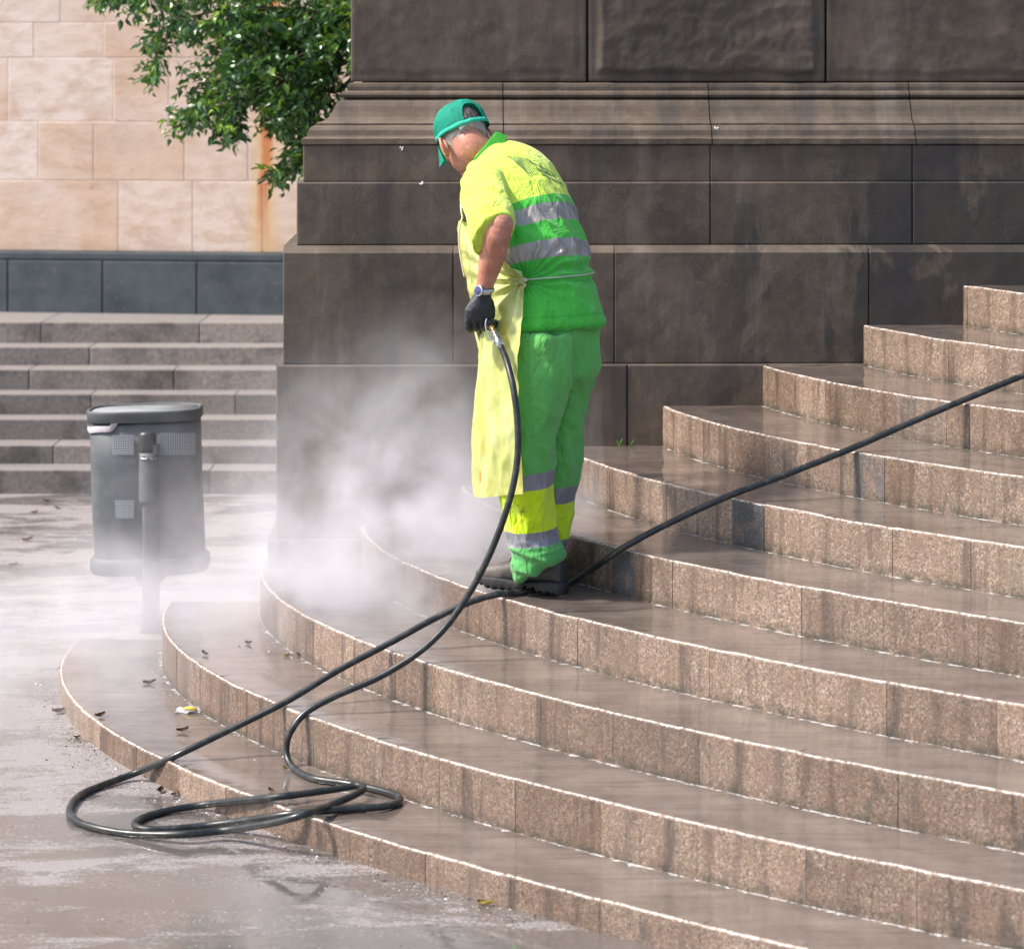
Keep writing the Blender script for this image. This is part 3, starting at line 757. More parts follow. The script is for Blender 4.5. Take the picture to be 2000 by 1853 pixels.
# ============================================================ the worker
def hx(v, *k): return v
PF = Vector((-.643, .766, 0)); PL = Vector((-.766, -.643, 0)); UPV = Vector((0, 0, 1))      # the way the trunk faces, its left
def tring(cx, cy, d, th, a, b, ro=0):
    th = R(th); F_ = PF * math.cos(th) - UPV * math.sin(th); U_ = PF * math.sin(th) + UPV * math.cos(th)
    return (P(cx, cy, d), (PL * math.cos(R(ro)) - U_ * math.sin(R(ro))) * a, F_ * b)
TORSO = [(1082, 634, 8.43, 4, .180, .134), (1078, 612, 8.43, 5, .174, .130), (1074, 585, 8.44, 7, .168, .126), (1069, 558, 8.45, 10, .163, .121), (1066, 532, 8.46, 13, .162, .118), (1060, 510, 8.47, 17, .168, .121),
         (1052, 488, 8.48, 22, .175, .124), (1038, 455, 8.51, 29, .184, .126, 2), (1024, 418, 8.54, 37, .192, .127, 5), (1007, 380, 8.58, 43, .196, .124, 9), (992, 350, 8.62, 48, .182, .115, 13),
         (977, 328, 8.65, 52, .142, .098, 16), (958, 315, 8.68, 56, .092, .080, 18), (944, 305, 8.69, 58, .060, .060, 18)]
TORSO = [(*q, 0)[:7] for q in TORSO]
def torso_at(t, u, sc=1.0):
    """t 0..1 from hem to neck, u angle (0 his left, pi/2 front, -pi/2 back)"""
    n = 200; i = min(n - 1, max(0, int(t * (n - 1)))); c = TC[i]
    C_, A, B = tring(*c)
    return C_ + A * math.cos(u) * sc + B * math.sin(u) * sc
TC = crv(TORSO, 200)
def loftp(params, n, fn): return [fn(*q) for q in crv(params, n)]
def ellring(cx, cy, d, a, b, tilt=0):
    """horizontal-ish ring: a across the picture, b in depth"""
    t = R(tilt)
    return (P(cx, cy, d), Vector((math.cos(t) * a, 0, math.sin(t) * a)), Vector((0, b, 0)))
S_L = (945, 356, 8.52); EL = (973, 441, 8.22); WR = (944, 568, 8.27)
# right arm, mostly hidden: reaches forward to steady the lance
SHR = P(995, 352, 8.74); ELR = P(1010, 520, 8.86); WRR = P(985, 690, 8.84)
HC_ = P(905, 271, 8.74)
fh = Vector((-.24, .83, -.50)).normalized()
Lh = Vector((-.93, -.25, -.27)); Lh = (Lh - fh * Lh.dot(fh)).normalized(); uh = Lh.cross(fh).normalized()
uh = uh if uh.z > 0 else -uh
def H(x, y, z): return HC_ + Lh * x + fh * y + uh * z
def Hax(x, y, z): return (Lh * x, fh * y, uh * z)
LEGN = [(1058, 655, 8.37, .095, .12), (1055, 700, 8.36, .099, .115), (1044, 750, 8.34, .096, .108), (1036, 800, 8.33, .086, .10), (1031, 860, 8.33, .078, .092), (1028, 920, 8.33, .081, .088), (1029, 965, 8.33, .081, .085),
        (1034, 1000, 8.335, .075, .080), (1039, 1035, 8.34, .072, .076), (1046, 1064, 8.34, .074, .074), (1053, 1082, 8.34, .077, .074), (1050, 1098, 8.34, .070, .070), (1040, 1112, 8.345, .048, .060)]
LEGF = [(1096, 655, 8.50, .100, .12), (1098, 700, 8.51, .094, .115), (1094, 750, 8.52, .086, .105), (1092, 800, 8.52, .078, .098), (1090, 860, 8.52, .070, .088), (1088, 920, 8.52, .066, .085), (1080, 965, 8.52, .066, .082),
        (1070, 1000, 8.52, .070, .078), (1064, 1035, 8.52, .073, .074), (1060, 1064, 8.52, .070, .072), (1056, 1090, 8.52, .066, .07), (1052, 1110, 8.52, .060, .065)]

foot_o = Vector((P(1103, 1165, 8.325).x, 8.325, .605)); foot_x = Vector((-.27, .135, 0)).normalized(); foot_y = Vector((foot_x.y, -foot_x.x, 0))
foot2_o = Vector((P(1072, 1145, 8.50).x, 8.50, .605)); foot2_x = Vector((-.18, .98, 0)).normalized()

wk = empty('person', (.08, 8.42, .6), 'man in green cap and yellow and green workwear bending to hose down the steps', 'person')

# ---- body: one continuous surface
bm = bmesh.new()
add_loft(bm, loftp([(*q[:4], q[4] * .86, q[5] * .86, q[6]) for q in TORSO], 40, tring), 32)
add_loft(bm, [(C_, A * .82, B * .82) for C_, A, B in loftp(LEGN, 30, ellring)], 20)
add_loft(bm, [(C_, A * .82, B * .82) for C_, A, B in loftp(LEGF, 30, ellring)], 20)
add_ball(bm, P(1085, 650, 8.44), (PL * .15, PF * .11, UPV * .10))
sh, el, wr = P(*S_L), P(*EL), P(*WR)
add_tube(bm, [sh, sh.lerp(el, .5), el, P(962, 496, 8.24), P(952, 540, 8.26), wr, P(941, 580, 8.272)], [.050, .050, .0455, .0435, .0325, .0265, .026], 20, 50)
add_ball(bm, el + Vector((.006, -.004, .002)), (Vector((.044, 0, 0)), Vector((0, .047, 0)), Vector((0, 0, .047))), 20)
add_tube(bm, [P(985, 345, 8.66), SHR, ELR, ELR.lerp(WRR, .5), WRR], [.05, .052, .045, .04, .028], 16, 40)
# hands inside the gloves
hd = Vector((-.12, .10, -.98)).normalized()
add_tube(bm, [wr, wr + hd * .03, wr + hd * .075], [.022, .016, .012], 12, 10)
add_ball(bm, WRR + Vector((-.03, .02, -.03)), (Vector((.035, 0, 0)), Vector((0, .025, 0)), Vector((0, 0, .04))))
# head and neck
add_tube(bm, [P(957, 318, 8.68), P(943, 306, 8.69), H(0, -.040, -.058), H(0, -.03, -.01)], [.066, .063, .060, .06], 24, 24)
add_ball(bm, H(0, -.004, .028), Hax(.076, .099, .088), 32)
add_ball(bm, H(0, .022, -.055), Hax(.061, .070, .058), 24)
add_ball(bm, H(0, .068, -.092), Hax(.028, .026, .022), 16)
add_ball(bm, H(0, .060, -.055), Hax(.040, .038, .034), 16)
add_tube(bm, [H(0, .088, .020), H(0, .103, -.008), H(0, .112, -.028), H(0, .094, -.040)], [.008, .011, .015, .010], 12, 12)
for s in (-1, 1):
    add_ball(bm, H(s * .034, .074, -.02), Hax(.026, .024, .022), 14)
    add_ball(bm, H(s * .030, .082, .022), Hax(.024, .012, .008), 12)
    add_ball(bm, H(s * .031, .079, .006), Hax(.013, .012, .010), 12)
    # ear: rim, bowl and lobe
    e0 = H(s * (.073 if s > 0 else .068), -.008, -.020)
    rim = [e0 + fh * (.016 * math.cos(a) - .006) + uh * (.031 * math.sin(a)) + Lh * s * (.012 + .010 * max(0, -math.cos(a))) for a in np.linspace(-2.6, 2.6 + 1.2, 14)]
    add_tube(bm, rim, .0055, 8, 26)
    add_ball(bm, e0 + Lh * s * .004 - fh * .004, (Lh * .011, fh * .017, uh * .029), 12)
    add_ball(bm, e0 + Lh * s * .006 - uh * .027 + fh * .004, (Lh * .007, fh * .009, uh * .010), 12)
add_ball(bm, H(0, .092, -.062), Hax(.022, .009, .005), 12); add_ball(bm, H(0, .090, -.071), Hax(.019, .009, .005), 12)
me = fuse('body', bm, .0034, 2)
def m_skin():
    t = NT('sunburnt_skin'); o = t.obj()
    n1 = t.noise(o, 22, 5, .6); n2 = t.noise(o, 160, 3, .7)
    c = t.ramp(n1, [(.3, (.36, .135, .085)), (.55, (.50, .215, .145)), (.75, (.60, .30, .22))])
    c = t.mix(t.mth('MULTIPLY', t.rng(t.noise(t.map(o, (1, 1, .25)), 420, 2, .8), .60, .68), .35), c, (.75, .62, .52))
    t.set(col=c, rough=.48, sss=.12, ssss=.01, sssr=(1, .35, .2), normal=t.bump(n2, .3, .002, t.bump(t.noise(o, 45, 3), .25, .004))); return t.m
body_o = link('body', me, m_skin(), wk)

# ---- cloth materials
def cloth(name, stops_attr, weave=900, rough=.8):
    t = NT(name); o = t.obj(); a = t.attr('band')
    c = t.ramp(a, stops_attr, const=True)
    n1 = t.noise(o, 9, 5, .6)
    c = t.mix(t.rng(n1, .45, .8, 0, .45), c, t.mix(1, c, (.70, .68, .62), 'MULTIPLY'))
    g = t.attr('soil')
    c = t.mix(t.mth('MULTIPLY', g, t.rng(t.noise(o, 40, 5, .7), .45, .62)), c, (.07, .075, .03))
    refl = t.attr('refl')
    t.set(col=c, rough=t.rng(refl, 0, 1, rough, .42), sheen=t.rng(refl, 0, 1, .25, 0), spec=t.rng(refl, 0, 1, .25, .5), metal=t.rng(refl, 0, 1, 0, .25),
          normal=t.bump(t.noise(o, 340, 2, .6), .18, .0015, t.bump(t.mth('ABSOLUTE', t.mth('SUBTRACT', t.noise(t.map(o, (1, 1, .42), (0, 0, 0), (0, .5, 0)), 17, 4, .5, .8), .5)), 1.0, .025, t.bump(t.noise(t.map(o, (1, 1, .6)), 30, 4, .6), .4, .008))))
    return t.m
YEL, GRN, GRY, TGR, DGR = (.60, .80, .085), (.065, .50, .055), (.36, .335, .30), (.115, .43, .095), (.04, .30, .05)
# ---- shirt
bm = bmesh.new()
NR, NU = 90, 64
trs = loftp(TORSO, NR, tring)
add_loft(bm, trs, NU)
slv_px = [(950, 338, 8.57, .056), (946, 354, 8.52, .068), (947, 376, 8.44, .074), (952, 404, 8.35, .074), (957, 432, 8.27, .073)]
sp_ = [P(*q[:3]) for q in slv_px]
sr = tube_rings([sp_[i] for i in range(5)], [q[3] for q in slv_px])
hemC = P(963, 458, 8.215)
A_ = Vector((-.050, .010, -.060)); B_ = Vector((.63, .55, -.55)) * .060
srings = [(c, a, b) for c, a, b in sr]
# align ring phase with the hem ring
def align(ring, A0, B0):
    c, a, b = ring; n = a.cross(b).normalized(); A1 = (A0 - n * A0.dot(n)).normalized() * a.length; B1 = n.cross(A1)
    if B1.dot(B0) < 0: B1 = -B1
    return (c, A1, B1)
srings = [align(r_, A_, B_) for r_ in srings] + [(hemC, A_ * 1.02, B_)]
fine = []
flat = [(*c, *a, *b) for c, a, b in srings]
for q in crv(flat, 40): fine.append((Vector(q[:3]), Vector(q[3:6]), Vector(q[6:9])))
add_loft(bm, fine, 40)
rsl = [P(985, 350, 8.66), SHR, SHR.lerp(ELR, .45), SHR.lerp(ELR, .85)]
add_tube(bm, rsl, [.06, .070, .072, .074], 24, 24)
me = fuse('shirt', bm, .0036, 4)
# which ring and which sleeve every point belongs to
kd = KDTree(NR * 48); info = []
for i, q in enumerate(crv(TORSO, NR)):
    C_, A, B = tring(*q)
    for j in range(48):
        u = 2 * math.pi * j / 48; kd.insert(C_ + A * math.cos(u) + B * math.sin(u), len(info)); info.append(q[1])
kd.balance()
def loft_bvh(rs, n):
    b = bmesh.new(); add_loft(b, rs, n); t_ = BVHTree.FromBMesh(b); b.free(); return t_
BT, BS1, BS2 = loft_bvh(trs, 48), loft_bvh(fine, 40), loft_bvh(tube_rings([Vector(q[:3]) for q in crv([tuple(p) for p in rsl], 24)], [.0725] * 24), 24)
nv = len(me.vertices); band = np.zeros(nv); refl = np.zeros(nv); slf = np.zeros(nv)
me.update(); nrm = [v.normal.copy() for v in me.vertices]
GA = P(1025, 547, 8.30)
for v in me.vertices:
    near = kd.find_n(v.co, 4)
    dT, dS = BT.find_nearest(v.co)[3], min(BS1.find_nearest(v.co)[3], BS2.find_nearest(v.co)[3])
    f0 = 1 if dS < dT else 0; ws = tot = 0
    for co, ix, ds in near:
        w = 1 / (ds + 1e-3) ** 2; ws += w * info[ix]; tot += w
    cy = ws / tot; slf[v.index] = f0; band[v.index] = cy
    p = v.co
    # creases: soft diagonal pulls, tighter ones round the cinched waist and below it
    n_ = nrm[v.index]
    amp = 0
    if f0 == 0:
        q = Vector((p.x * 1.0 + p.z * .75, p.y, p.z * .42 - p.x * .25))
        amp += .0105 * ridge(q, 9.5, 2.0) * (.45 + .55 * min(1, max(0, (cy - 400) / 90)))
        amp += .0042 * ridge(q, 21, 9.0)
        w_ = math.exp(-((cy - 540) / 38) ** 2)
        ang = math.atan2((p - GA).z, (p - GA).x)
        amp += w_ * .0055 * math.sin(23 * ang + 3 * nz(p, 9))
        amp -= .006 * math.exp(-((cy - 533) / 7) ** 2)
        if cy > 560: amp += .011 * ridge(Vector((p.x + .3 * p.z, p.y, p.z * .22)), 7, 4)
        if cy > 626: amp += .0015
        if 617 < cy < 620: amp -= .0022
        if cy < 395: amp *= .55
    else:
        q = Vector((p.x * .6 + p.z * .3, p.y * .6, p.z * 1.2 + p.x * .8))
        amp += .0085 * ridge(q, 10, 5.0) + .003 * ridge(q, 26, 1)
    v.co = p + n_ * amp
ed_ = np.zeros(len(me.edges) * 2, dtype=np.int32); me.edges.foreach_get('vertices', ed_); ed_ = ed_.reshape(-1, 2)
ed_ = ed_[slf[ed_[:, 0]] == slf[ed_[:, 1]]]
for _ in range(40):
    acc_ = band.copy(); cnt_ = np.ones(nv)
    np.add.at(acc_, ed_[:, 0], band[ed_[:, 1]]); np.add.at(acc_, ed_[:, 1], band[ed_[:, 0]]); np.add.at(cnt_, ed_[:, 0], 1); np.add.at(cnt_, ed_[:, 1], 1)
    band = acc_ / cnt_
B0_, B1_, B2_, B3_, B4_ = 422, 435, 460, 490, 515
bb = np.where(slf > .5, .05, np.clip((band - 300) / 350, 0, 1))
def bt(x): return (x - 300) / 350
stops = [(0, YEL), (bt(B0_), GRN), (bt(B1_), GRY), (bt(B2_), GRN), (bt(B3_), GRY), (bt(B4_), GRN)]
refl = ((bb > bt(B1_)) & (bb < bt(B2_))) | ((bb > bt(B3_)) & (bb < bt(B4_)))
set_attr(me, 'band', bb); set_attr(me, 'refl', refl.astype(float)); set_attr(me, 'soil', np.zeros(nv))
shirt = link('shirt', me, cloth('polo_cloth', stops), wk)
bmt = bmesh.new(); bmt.from_mesh(me); BV_SHIRT = BVHTree.FromBMesh(bmt); bmt.free()
# sleeve opening: a narrow doubled hem
bm = bmesh.new()
hp = [hemC + A_ * 1.03 * math.cos(a) + B_ * 1.01 * math.sin(a) for a in np.linspace(0, 2 * math.pi, 41)]
add_loft(bm, tube_rings(hp, .0028), 8, False)
from_bm('sleeve_hem', bm, plain('yellow_hem', YEL, .8, var=.05), shirt)
# collar
bm = bmesh.new()
cc_ = P(949, 302, 8.69); ax_ = (H(0, -.045, -.055) - P(957, 314, 8.68)).normalized()
cl = Vector((-.80, -.60, .0)); cl = (cl - ax_ * cl.dot(ax_)).normalized(); cf = ax_.cross(cl).normalized()
if cf.dot(PF) < 0: cf = -cf
prev = None; rowsC = []
for j in range(49):
    u = math.pi / 2 + .28 + (2 * math.pi - .56) * j / 48
    wv = .003 * math.sin(5 * u)
    row = []
    for (k_, h_) in ((.079, -.022), (.0775, .012), (.081, .026), (.087, .018), (.093, -.010), (.098, -.022)):
        row.append(bm.verts.new(cc_ + cl * math.cos(u) * (k_ + wv) + cf * math.sin(u) * (k_ * .96) + ax_ * (h_ * .9)))
    if prev:
        for a in range(5): bm.faces.new((prev[a], row[a], row[a + 1], prev[a + 1]))
    prev = row
bmesh.ops.solidify(bm, geom=bm.faces[:], thickness=.0018)
from_bm('collar', bm, plain('green_knit', (.07, .50, .05), .85, bump=(300, .3, .002)), shirt)
# lettering and emblem printed on the back, draped on the cloth
M_INK = plain('print_ink', (.04, .12, .08), .8, var=.05)
EYE = Vector((0, 0, HC))
def drape(bm, off=.0012):
    bad = []
    for v in bm.verts:
        px, py = v.co.x, v.co.y
        d = (P(px, py, 8.0) - EYE).normalized(); hit = BV_SHIRT.ray_cast(EYE, d)
        if hit[0] and 8.2 < hit[0].y < 8.75 and hit[1].dot(-d) > .12: v.co = hit[0] + hit[1] * off
        else: bad.append(v)
    bmesh.ops.delete(bm, geom=bad, context='VERTS')
def text(s, size, x, y):
    cu = bpy.data.curves.new('t', 'FONT'); cu.body = s; cu.size = size; cu.resolution_u = 3; cu.offset = .012
    ob = bpy.data.objects.new('t', cu); COL.objects.link(ob)
    dg = bpy.context.evaluated_depsgraph_get(); m_ = bpy.data.meshes.new_from_object(ob.evaluated_get(dg))
    bpy.data.objects.remove(ob)
    b = bmesh.new(); b.from_mesh(m_)
    bmesh.ops.triangulate(b, faces=b.faces)
    for v in b.verts:
        u_, w_ = v.co.x, v.co.y
        v.co = Vector((x + u_ * 11.5 - w_ * 9.0, y + u_ * 4.6 - w_ * 11.0 + .25 * u_ * u_, 0))
    return b
bm = bmesh.new()
for s_, x0, y0 in (('Barcelona', 1033, 319), ('del Medi', 1046, 332), ('Ambient', 1058, 345)):
    b = text(s_, 1.0, x0 + 3, y0)
    m2 = bpy.data.meshes.new('x'); b.to_mesh(m2); b.free(); bm.from_mesh(m2); bpy.data.meshes.remove(m2)
drape(bm)
from_bm('back_lettering', bm, M_INK, shirt)
bm = bmesh.new()
for i in range(17):                                    # hatched emblem of fine stripes
    f = i / 16; tx, ty = 990 + 38 * f, 305 + 4 * f
    lx, ly = (tx + 32 * f + 4, ty + 34 * min(1, f * 1.25) + 3)
    lx, ly = 994 + 62 * f ** .9, (308 + 36 * f / .62 if f < .62 else 344 - 7 * (f - .62) / .38)
    prev = None
    for j in range(9):
        g_ = j / 8; x = tx + (lx - tx) * g_; y = ty + (ly - ty) * g_
        a, b = bm.verts.new((x - .55, y, 0)), bm.verts.new((x + .55, y, 0))
        if prev: bm.faces.new((prev[0], prev[1], b, a))
        prev = (a, b)
drape(bm)
from_bm('back_emblem', bm, M_INK, shirt)

# ---- trousers
bm = bmesh.new()
lnr = loftp(LEGN, 70, ellring); lfr = loftp(LEGF, 70, ellring)
# the near cuff sags forward over the instep
for i in range(len(lnr)):
    c, a, b = lnr[i]; f = max(0, (i - 56) / 13)
    lnr[i] = (c, a + Vector((0, 0, .030 * f)), b)
add_loft(bm, lnr, 40); add_loft(bm, lfr, 40)
pel = [(1080, 590, 8.44, 4, .142, .105), (1082, 620, 8.44, 3, .150, .112), (1085, 655, 8.44, 2, .154, .120), (1084, 690, 8.44, 0, .148, .118), (1083, 725, 8.44, 0, .140, .105), (1076, 750, 8.44, 0, .10, .07)]
add_loft(bm, loftp(pel, 30, tring), 40)
me = fuse('trousers', bm, .0038, 4)
nv = len(me.vertices); band = np.zeros(nv); soil = np.zeros(nv)
me.update(); nrm = [v.normal.copy() for v in me.vertices]
kn = KDTree(140 * 12); inf2 = []
for w_, rr_ in ((0, lnr), (1, lfr)):
    for c, a, b in rr_:
        for j in range(12):
            u = 2 * math.pi * j / 12; kn.insert(c + a * math.cos(u) + b * math.sin(u), len(inf2)); inf2.append(w_)
kn.balance()
for v in me.vertices:
    p = v.co; n_ = nrm[v.index]
    leg = inf2[kn.find(p)[1]]
    py = YH + (HC - p.z) * FPX / (8.34 if leg == 0 else 8.52)
    yy = py
    amp = .014 * ridge(Vector((p.x + .12 * p.z, p.y, p.z * .16)), 8, 3) + .007 * ridge(Vector((p.x + .2 * p.z, p.y, p.z * .3)), 20, 6)
    if 640 < py < 830: amp += .012 * math.sin((py - 640) / 190 * math.pi) * ridge(Vector((p.x * .8 - .6 * p.z, p.y, p.z * .6 + .4 * p.x)), 9, 8)
    if py > 1045:
        f = min(1, (py - 1045) / 25)
        amp = amp * (1 - f) + f * (.016 * ridge(Vector((p.x * .6 + p.z * .7, p.y * .6, p.z * 1.5 + p.x * .5)), 9, 1.5) + .004 * ridge(Vector((p.x * .5, p.y * .5, p.z * 2)), 20, 2))
    if 845 < py < 915: amp += .004 * ridge(Vector((p.x * .6, p.y, p.z + .5 * p.x)), 12, 2) * math.sin((py - 845) / 70 * math.pi)
    if 760 < py < 960: amp += .007 * math.sin((py - 760) / 200 * math.pi) * ridge(Vector((p.x * .7 + .9 * p.z, p.y, p.z * .5 - .5 * p.x)), 13, 3)
    if leg == 0 and py < 940 and p.y < 8.36:
        sx = P(1036 + .012 * (py - 700), py, p.y).x; amp -= .0030 * math.exp(-((p.x - sx) / .0030) ** 2)
    if leg == 1 and py < 940:
        sx = P(1150 - .10 * (py - 650), py, p.y).x; amp -= .0022 * math.exp(-((p.x - sx) / .0030) ** 2)
    if 650 < py < 980: amp += .0032 * math.sin((py - 650) / 330 * math.pi) * ridge(Vector((p.x + .4 * p.z, p.y, p.z * .35)), 34, 5)
    v.co = p + n_ * amp
    slope = (p.x - .05) * 40
    if leg == 0: th = (917 - slope, 948 - slope, 1033 - slope, 1061 - slope)
    else: th = (943, 974, 1046, 1072)
    band[v.index] = np.interp(py, [600, *th, 1130], [.0, .2, .4, .6, .8, 1.0])
    dx = ((P(1023, 997, 8.25) - p).x / .022) ** 2 + ((P(1023, 997, 8.25) - p).z / .010) ** 2
    dx2 = ((P(1012, 988, 8.25) - p).x / .006) ** 2 + ((P(1012, 988, 8.25) - p).z / .005) ** 2
    if p.y < 8.33 and leg == 0: soil[v.index] = max(math.exp(-dx), math.exp(-dx2)) * 1.2
set_attr(me, 'band', band); set_attr(me, 'soil', soil)
set_attr(me, 'refl', (((band > .2) & (band < .4)) | ((band > .6) & (band < .8))).astype(float))
trous = link('trousers', me, cloth('work_trouser_cloth', [(0, TGR), (.2, (.24, .24, .27)), (.4, (.60, .82, .01)), (.6, (.24, .24, .27)), (.8, (.085, .36, .095))]), wk)
bmt = bmesh.new(); bmt.from_mesh(me); BV_TR = BVHTree.FromBMesh(bmt); bmt.free()

# ---- cap
M_CAP = plain('cap_cotton', (.016, .42, .29), .8, bump=(260, .3, .0015), var=.10, vs=18)
bm = bmesh.new()
NA, NE = 150, 64
def cap_pt(az, el, k=1.0):
    # az 0 = back, pi = front ; el 0 rim .. pi/2 top
    r = math.cos(el); z = math.sin(el); k = k * (.985 + .075 * min(1, el / .45))
    x = math.sin(az) * .090 * r ** .72; y = -math.cos(az) * .110 * r ** .72
    seam = 0
    wob = .0042 * nz((x * 16, y * 16, z * 2), 1.0, 4) + .0024 * ridge(Vector((x, y, z * .06)), 24, 2) - .0016 * math.exp(-(((az % (math.pi / 3)) - math.pi / 6) / .03) ** 2) * (1 - z ** 4)
    zz = .014 + z * (.114 + .006 * (y / .1)) - .016 * math.cos(az) * (1 - z)
    s_ = k + seam / .09 + wob / .09
    return H(x * s_ - .006, (y - .004) * s_, zz + wob)
grid = [[bm.verts.new(cap_pt(2 * math.pi * i / NA, (j / NE) ** 1.0 * math.pi / 2 * .985)) for i in range(NA)] for j in range(NE)]
for j in range(NE - 1):
    el_ = (j + .5) / NE * math.pi / 2
    for i in range(NA):
        az = 2 * math.pi * (i + .5) / NA; az = az - 2 * math.pi if az > math.pi else az
        hx_ = abs(az + .16) / .42; hy_ = (el_ - .15) / .56
        if el_ > .15 and hx_ ** 2.2 + hy_ ** 2.2 < 1: continue       # the opening above the strap
        bm.faces.new((grid[j][i], grid[j][(i + 1) % NA], grid[j + 1][(i + 1) % NA], grid[j + 1][i]))
tp = bm.verts.new(H(0, -.002, .129))
for i in range(NA): bm.faces.new((grid[-1][i], grid[-1][(i + 1) % NA], tp))
bmesh.ops.solidify(bm, geom=bm.faces[:], thickness=.0022)
add_ball(bm, H(0, -.002, .131), Hax(.007, .007, .004), 12)
cap = from_bm('cap', bm, M_CAP, wk)
bm = bmesh.new()
rowsB = []
for j in range(9):
    row = []
    for i in range(21):
        s_ = (i / 20 - .5) * 2; az = math.pi + s_ * 1.0
        base_ = Vector((math.sin(az) * .088, -math.cos(az) * .108, .034 - .012 * s_ * s_))
        ext = (j / 8) * .088 * (1 - s_ ** 4) ** .5 if abs(s_) < 1 else 0
        row.append(bm.verts.new(H(base_.x * (1 + .0 * j), base_.y + ext, base_.z - .040 * s_ * s_ * (j / 8) - .020 * (j / 8) ** 1.5)))
    rowsB.append(row)
for r0, r1 in zip(rowsB, rowsB[1:]):
    for i in range(20): bm.faces.new((r0[i], r0[i + 1], r1[i + 1], r1[i]))
bmesh.ops.solidify(bm, geom=bm.faces[:], thickness=.003)
from_bm('brim', bm, M_CAP, cap)
bm = bmesh.new()
band_pts = [cap_pt(2 * math.pi * i / 60, .13, 1.006) for i in range(61)]
bandlo = [cap_pt(2 * math.pi * i / 60, .0, 1.004) for i in range(61)]
for i in range(60):
    q = [bm.verts.new(x) for x in (bandlo[i], bandlo[i + 1], band_pts[i + 1], band_pts[i])]; bm.faces.new(q)
bmesh.ops.remove_doubles(bm, verts=bm.verts, dist=.0004)
bmesh.ops.solidify(bm, geom=bm.faces[:], thickness=.0007)
from_bm('strap', bm, M_CAP, cap)
# white slip tucked under the cap
bm = bmesh.new()
rows_s = []
for j in range(4):
    rows_s.append([bm.verts.new(H(math.sin(a) * .086, -math.cos(a) * .1065 - .002, .006 - j * .0065 * (1 - .85 * i / 8))) for i, a in enumerate(np.linspace(-.10 if False else .50, .02, 9))])
for r0, r1 in zip(rows_s, rows_s[1:]):
    for i in range(8): bm.faces.new((r0[i], r0[i + 1], r1[i + 1], r1[i]))
bmesh.ops.solidify(bm, geom=bm.faces[:], thickness=.001)
from_bm('white_lining', bm, plain('white_cloth', (.82, .83, .86), .8, var=.03), cap)
# ---- hair: grey under the cap opening, short and white at the back and sides
bm = bmesh.new(); rh = random.Random(4)
for i in range(5200):
    az = rh.uniform(-1.5, 1.5); el_ = rh.uniform(-.85, .5)
    if el_ < -.28 - .42 * min(1, abs(az)) + rh.uniform(-.12, .12): continue
    n_ = Vector((math.sin(az) * math.cos(el_), -math.cos(az) * math.cos(el_), math.sin(el_)))
    b0 = H(n_.x * .0765, -.004 + n_.y * .0995, .028 + n_.z * .0885)
    dn_ = H(n_.x * .0765 + rh.gauss(0, .003), -.004 + n_.y * .103, .028 + n_.z * .0885 - .011)
    w = (Lh * rh.uniform(.0006, .0012)).cross(uh).cross(uh) * -1
    w = Lh * .0009
    a = [bm.verts.new(q) for q in (b0 - w, b0 + w, dn_ + w * .4, dn_ - w * .4)]
    f = bm.faces.new(a)
tones = [min(1, max(0, 1 - (f.calc_center_median() - HC_).dot(uh) / .03)) for f in bm.faces]
rowsH = []
for j in range(15):
    row = []
    for i in range(31):
        az = -.95 + 1.6 * i / 30; el_ = -.05 + 1.15 * j / 14
        n_ = Vector((math.sin(az) * math.cos(el_), -math.cos(az) * math.cos(el_), math.sin(el_)))
        k_ = 1.035 + .02 * nz((az * 9, el_ * 2, 0), 1)
        row.append(bm.verts.new(H(n_.x * .0765 * k_, -.004 + n_.y * .0995 * k_, .028 + n_.z * .0885 * k_)))
    rowsH.append(row)
for r0, r1 in zip(rowsH, rowsH[1:]):
    for i in range(30): bm.faces.new((r0[i], r0[i + 1], r1[i + 1], r1[i])); tones.append(0)
t = NT('short_grey_hair'); z_ = t.noise(t.map(t.obj(), (1, 1, .3)), 320, 3); tn_ = t.attr('tone')
t.set(col=t.mix(tn_, t.ramp(z_, [(.35, (.025, .02, .018)), (.65, (.16, .13, .12))]), (.66, .61, .56)), rough=.6, normal=t.bump(z_, .6, .002))
ho = from_bm('hair', bm, t.m, wk, smooth=False); set_attr(ho.data, 'tone', tones, 'FACE')

# ---- left glove gripping the gun, five fingers
M_GLOVE = plain('black_glove', (.022, .024, .028), .55, bump=(420, .4, .002), var=.2, vs=30)
gx = Vector((1, .0, 0)); gd = Vector((-.10, .04, -.99)).normalized()
bm = bmesh.new()
p0, p1, p2, p3 = P(943, 574, 8.27), P(938, 588, 8.266), P(934, 604, 8.258), P(932, 620, 8.26)
add_loft(bm, [(p0, Vector((.028, 0, 0)), Vector((0, .026, 0))), (p1, Vector((.034, .004, 0)), Vector((0, .023, 0))), (p2, Vector((.043, .008, 0)), Vector((0, .019, 0))),
              (p3, Vector((.041, .010, -.004)), Vector((0, .018, 0))), (p3 + gd * .012, Vector((.036, .01, -.004)), Vector((0, .013, 0)))], 28, True)
grip_axis0 = P(928, 596, 8.405); grip_axis1 = P(957, 632, 8.375)
fl = [.030, .034, .032, .026]
for i in range(4):
    s_ = -.033 + .0220 * i
    k = p3 + Vector((s_ + .002, s_ * .25, -.002 - .006 * abs(i - 1.5)))
    L_ = fl[i]
    a = k + gd * L_ * .75 + Vector((.004, .004, 0)); b = a + Vector((.010, .026, -.010)); c = b + Vector((.010, .016, .012)); d_ = c + Vector((.003, -.002, .014))
    add_tube(bm, [k - gd * .02, k, a, b, c, d_], [.0085, .0108, .0098, .0094, .0090, .0080], 12, 26)
th0 = P(956, 592, 8.282)
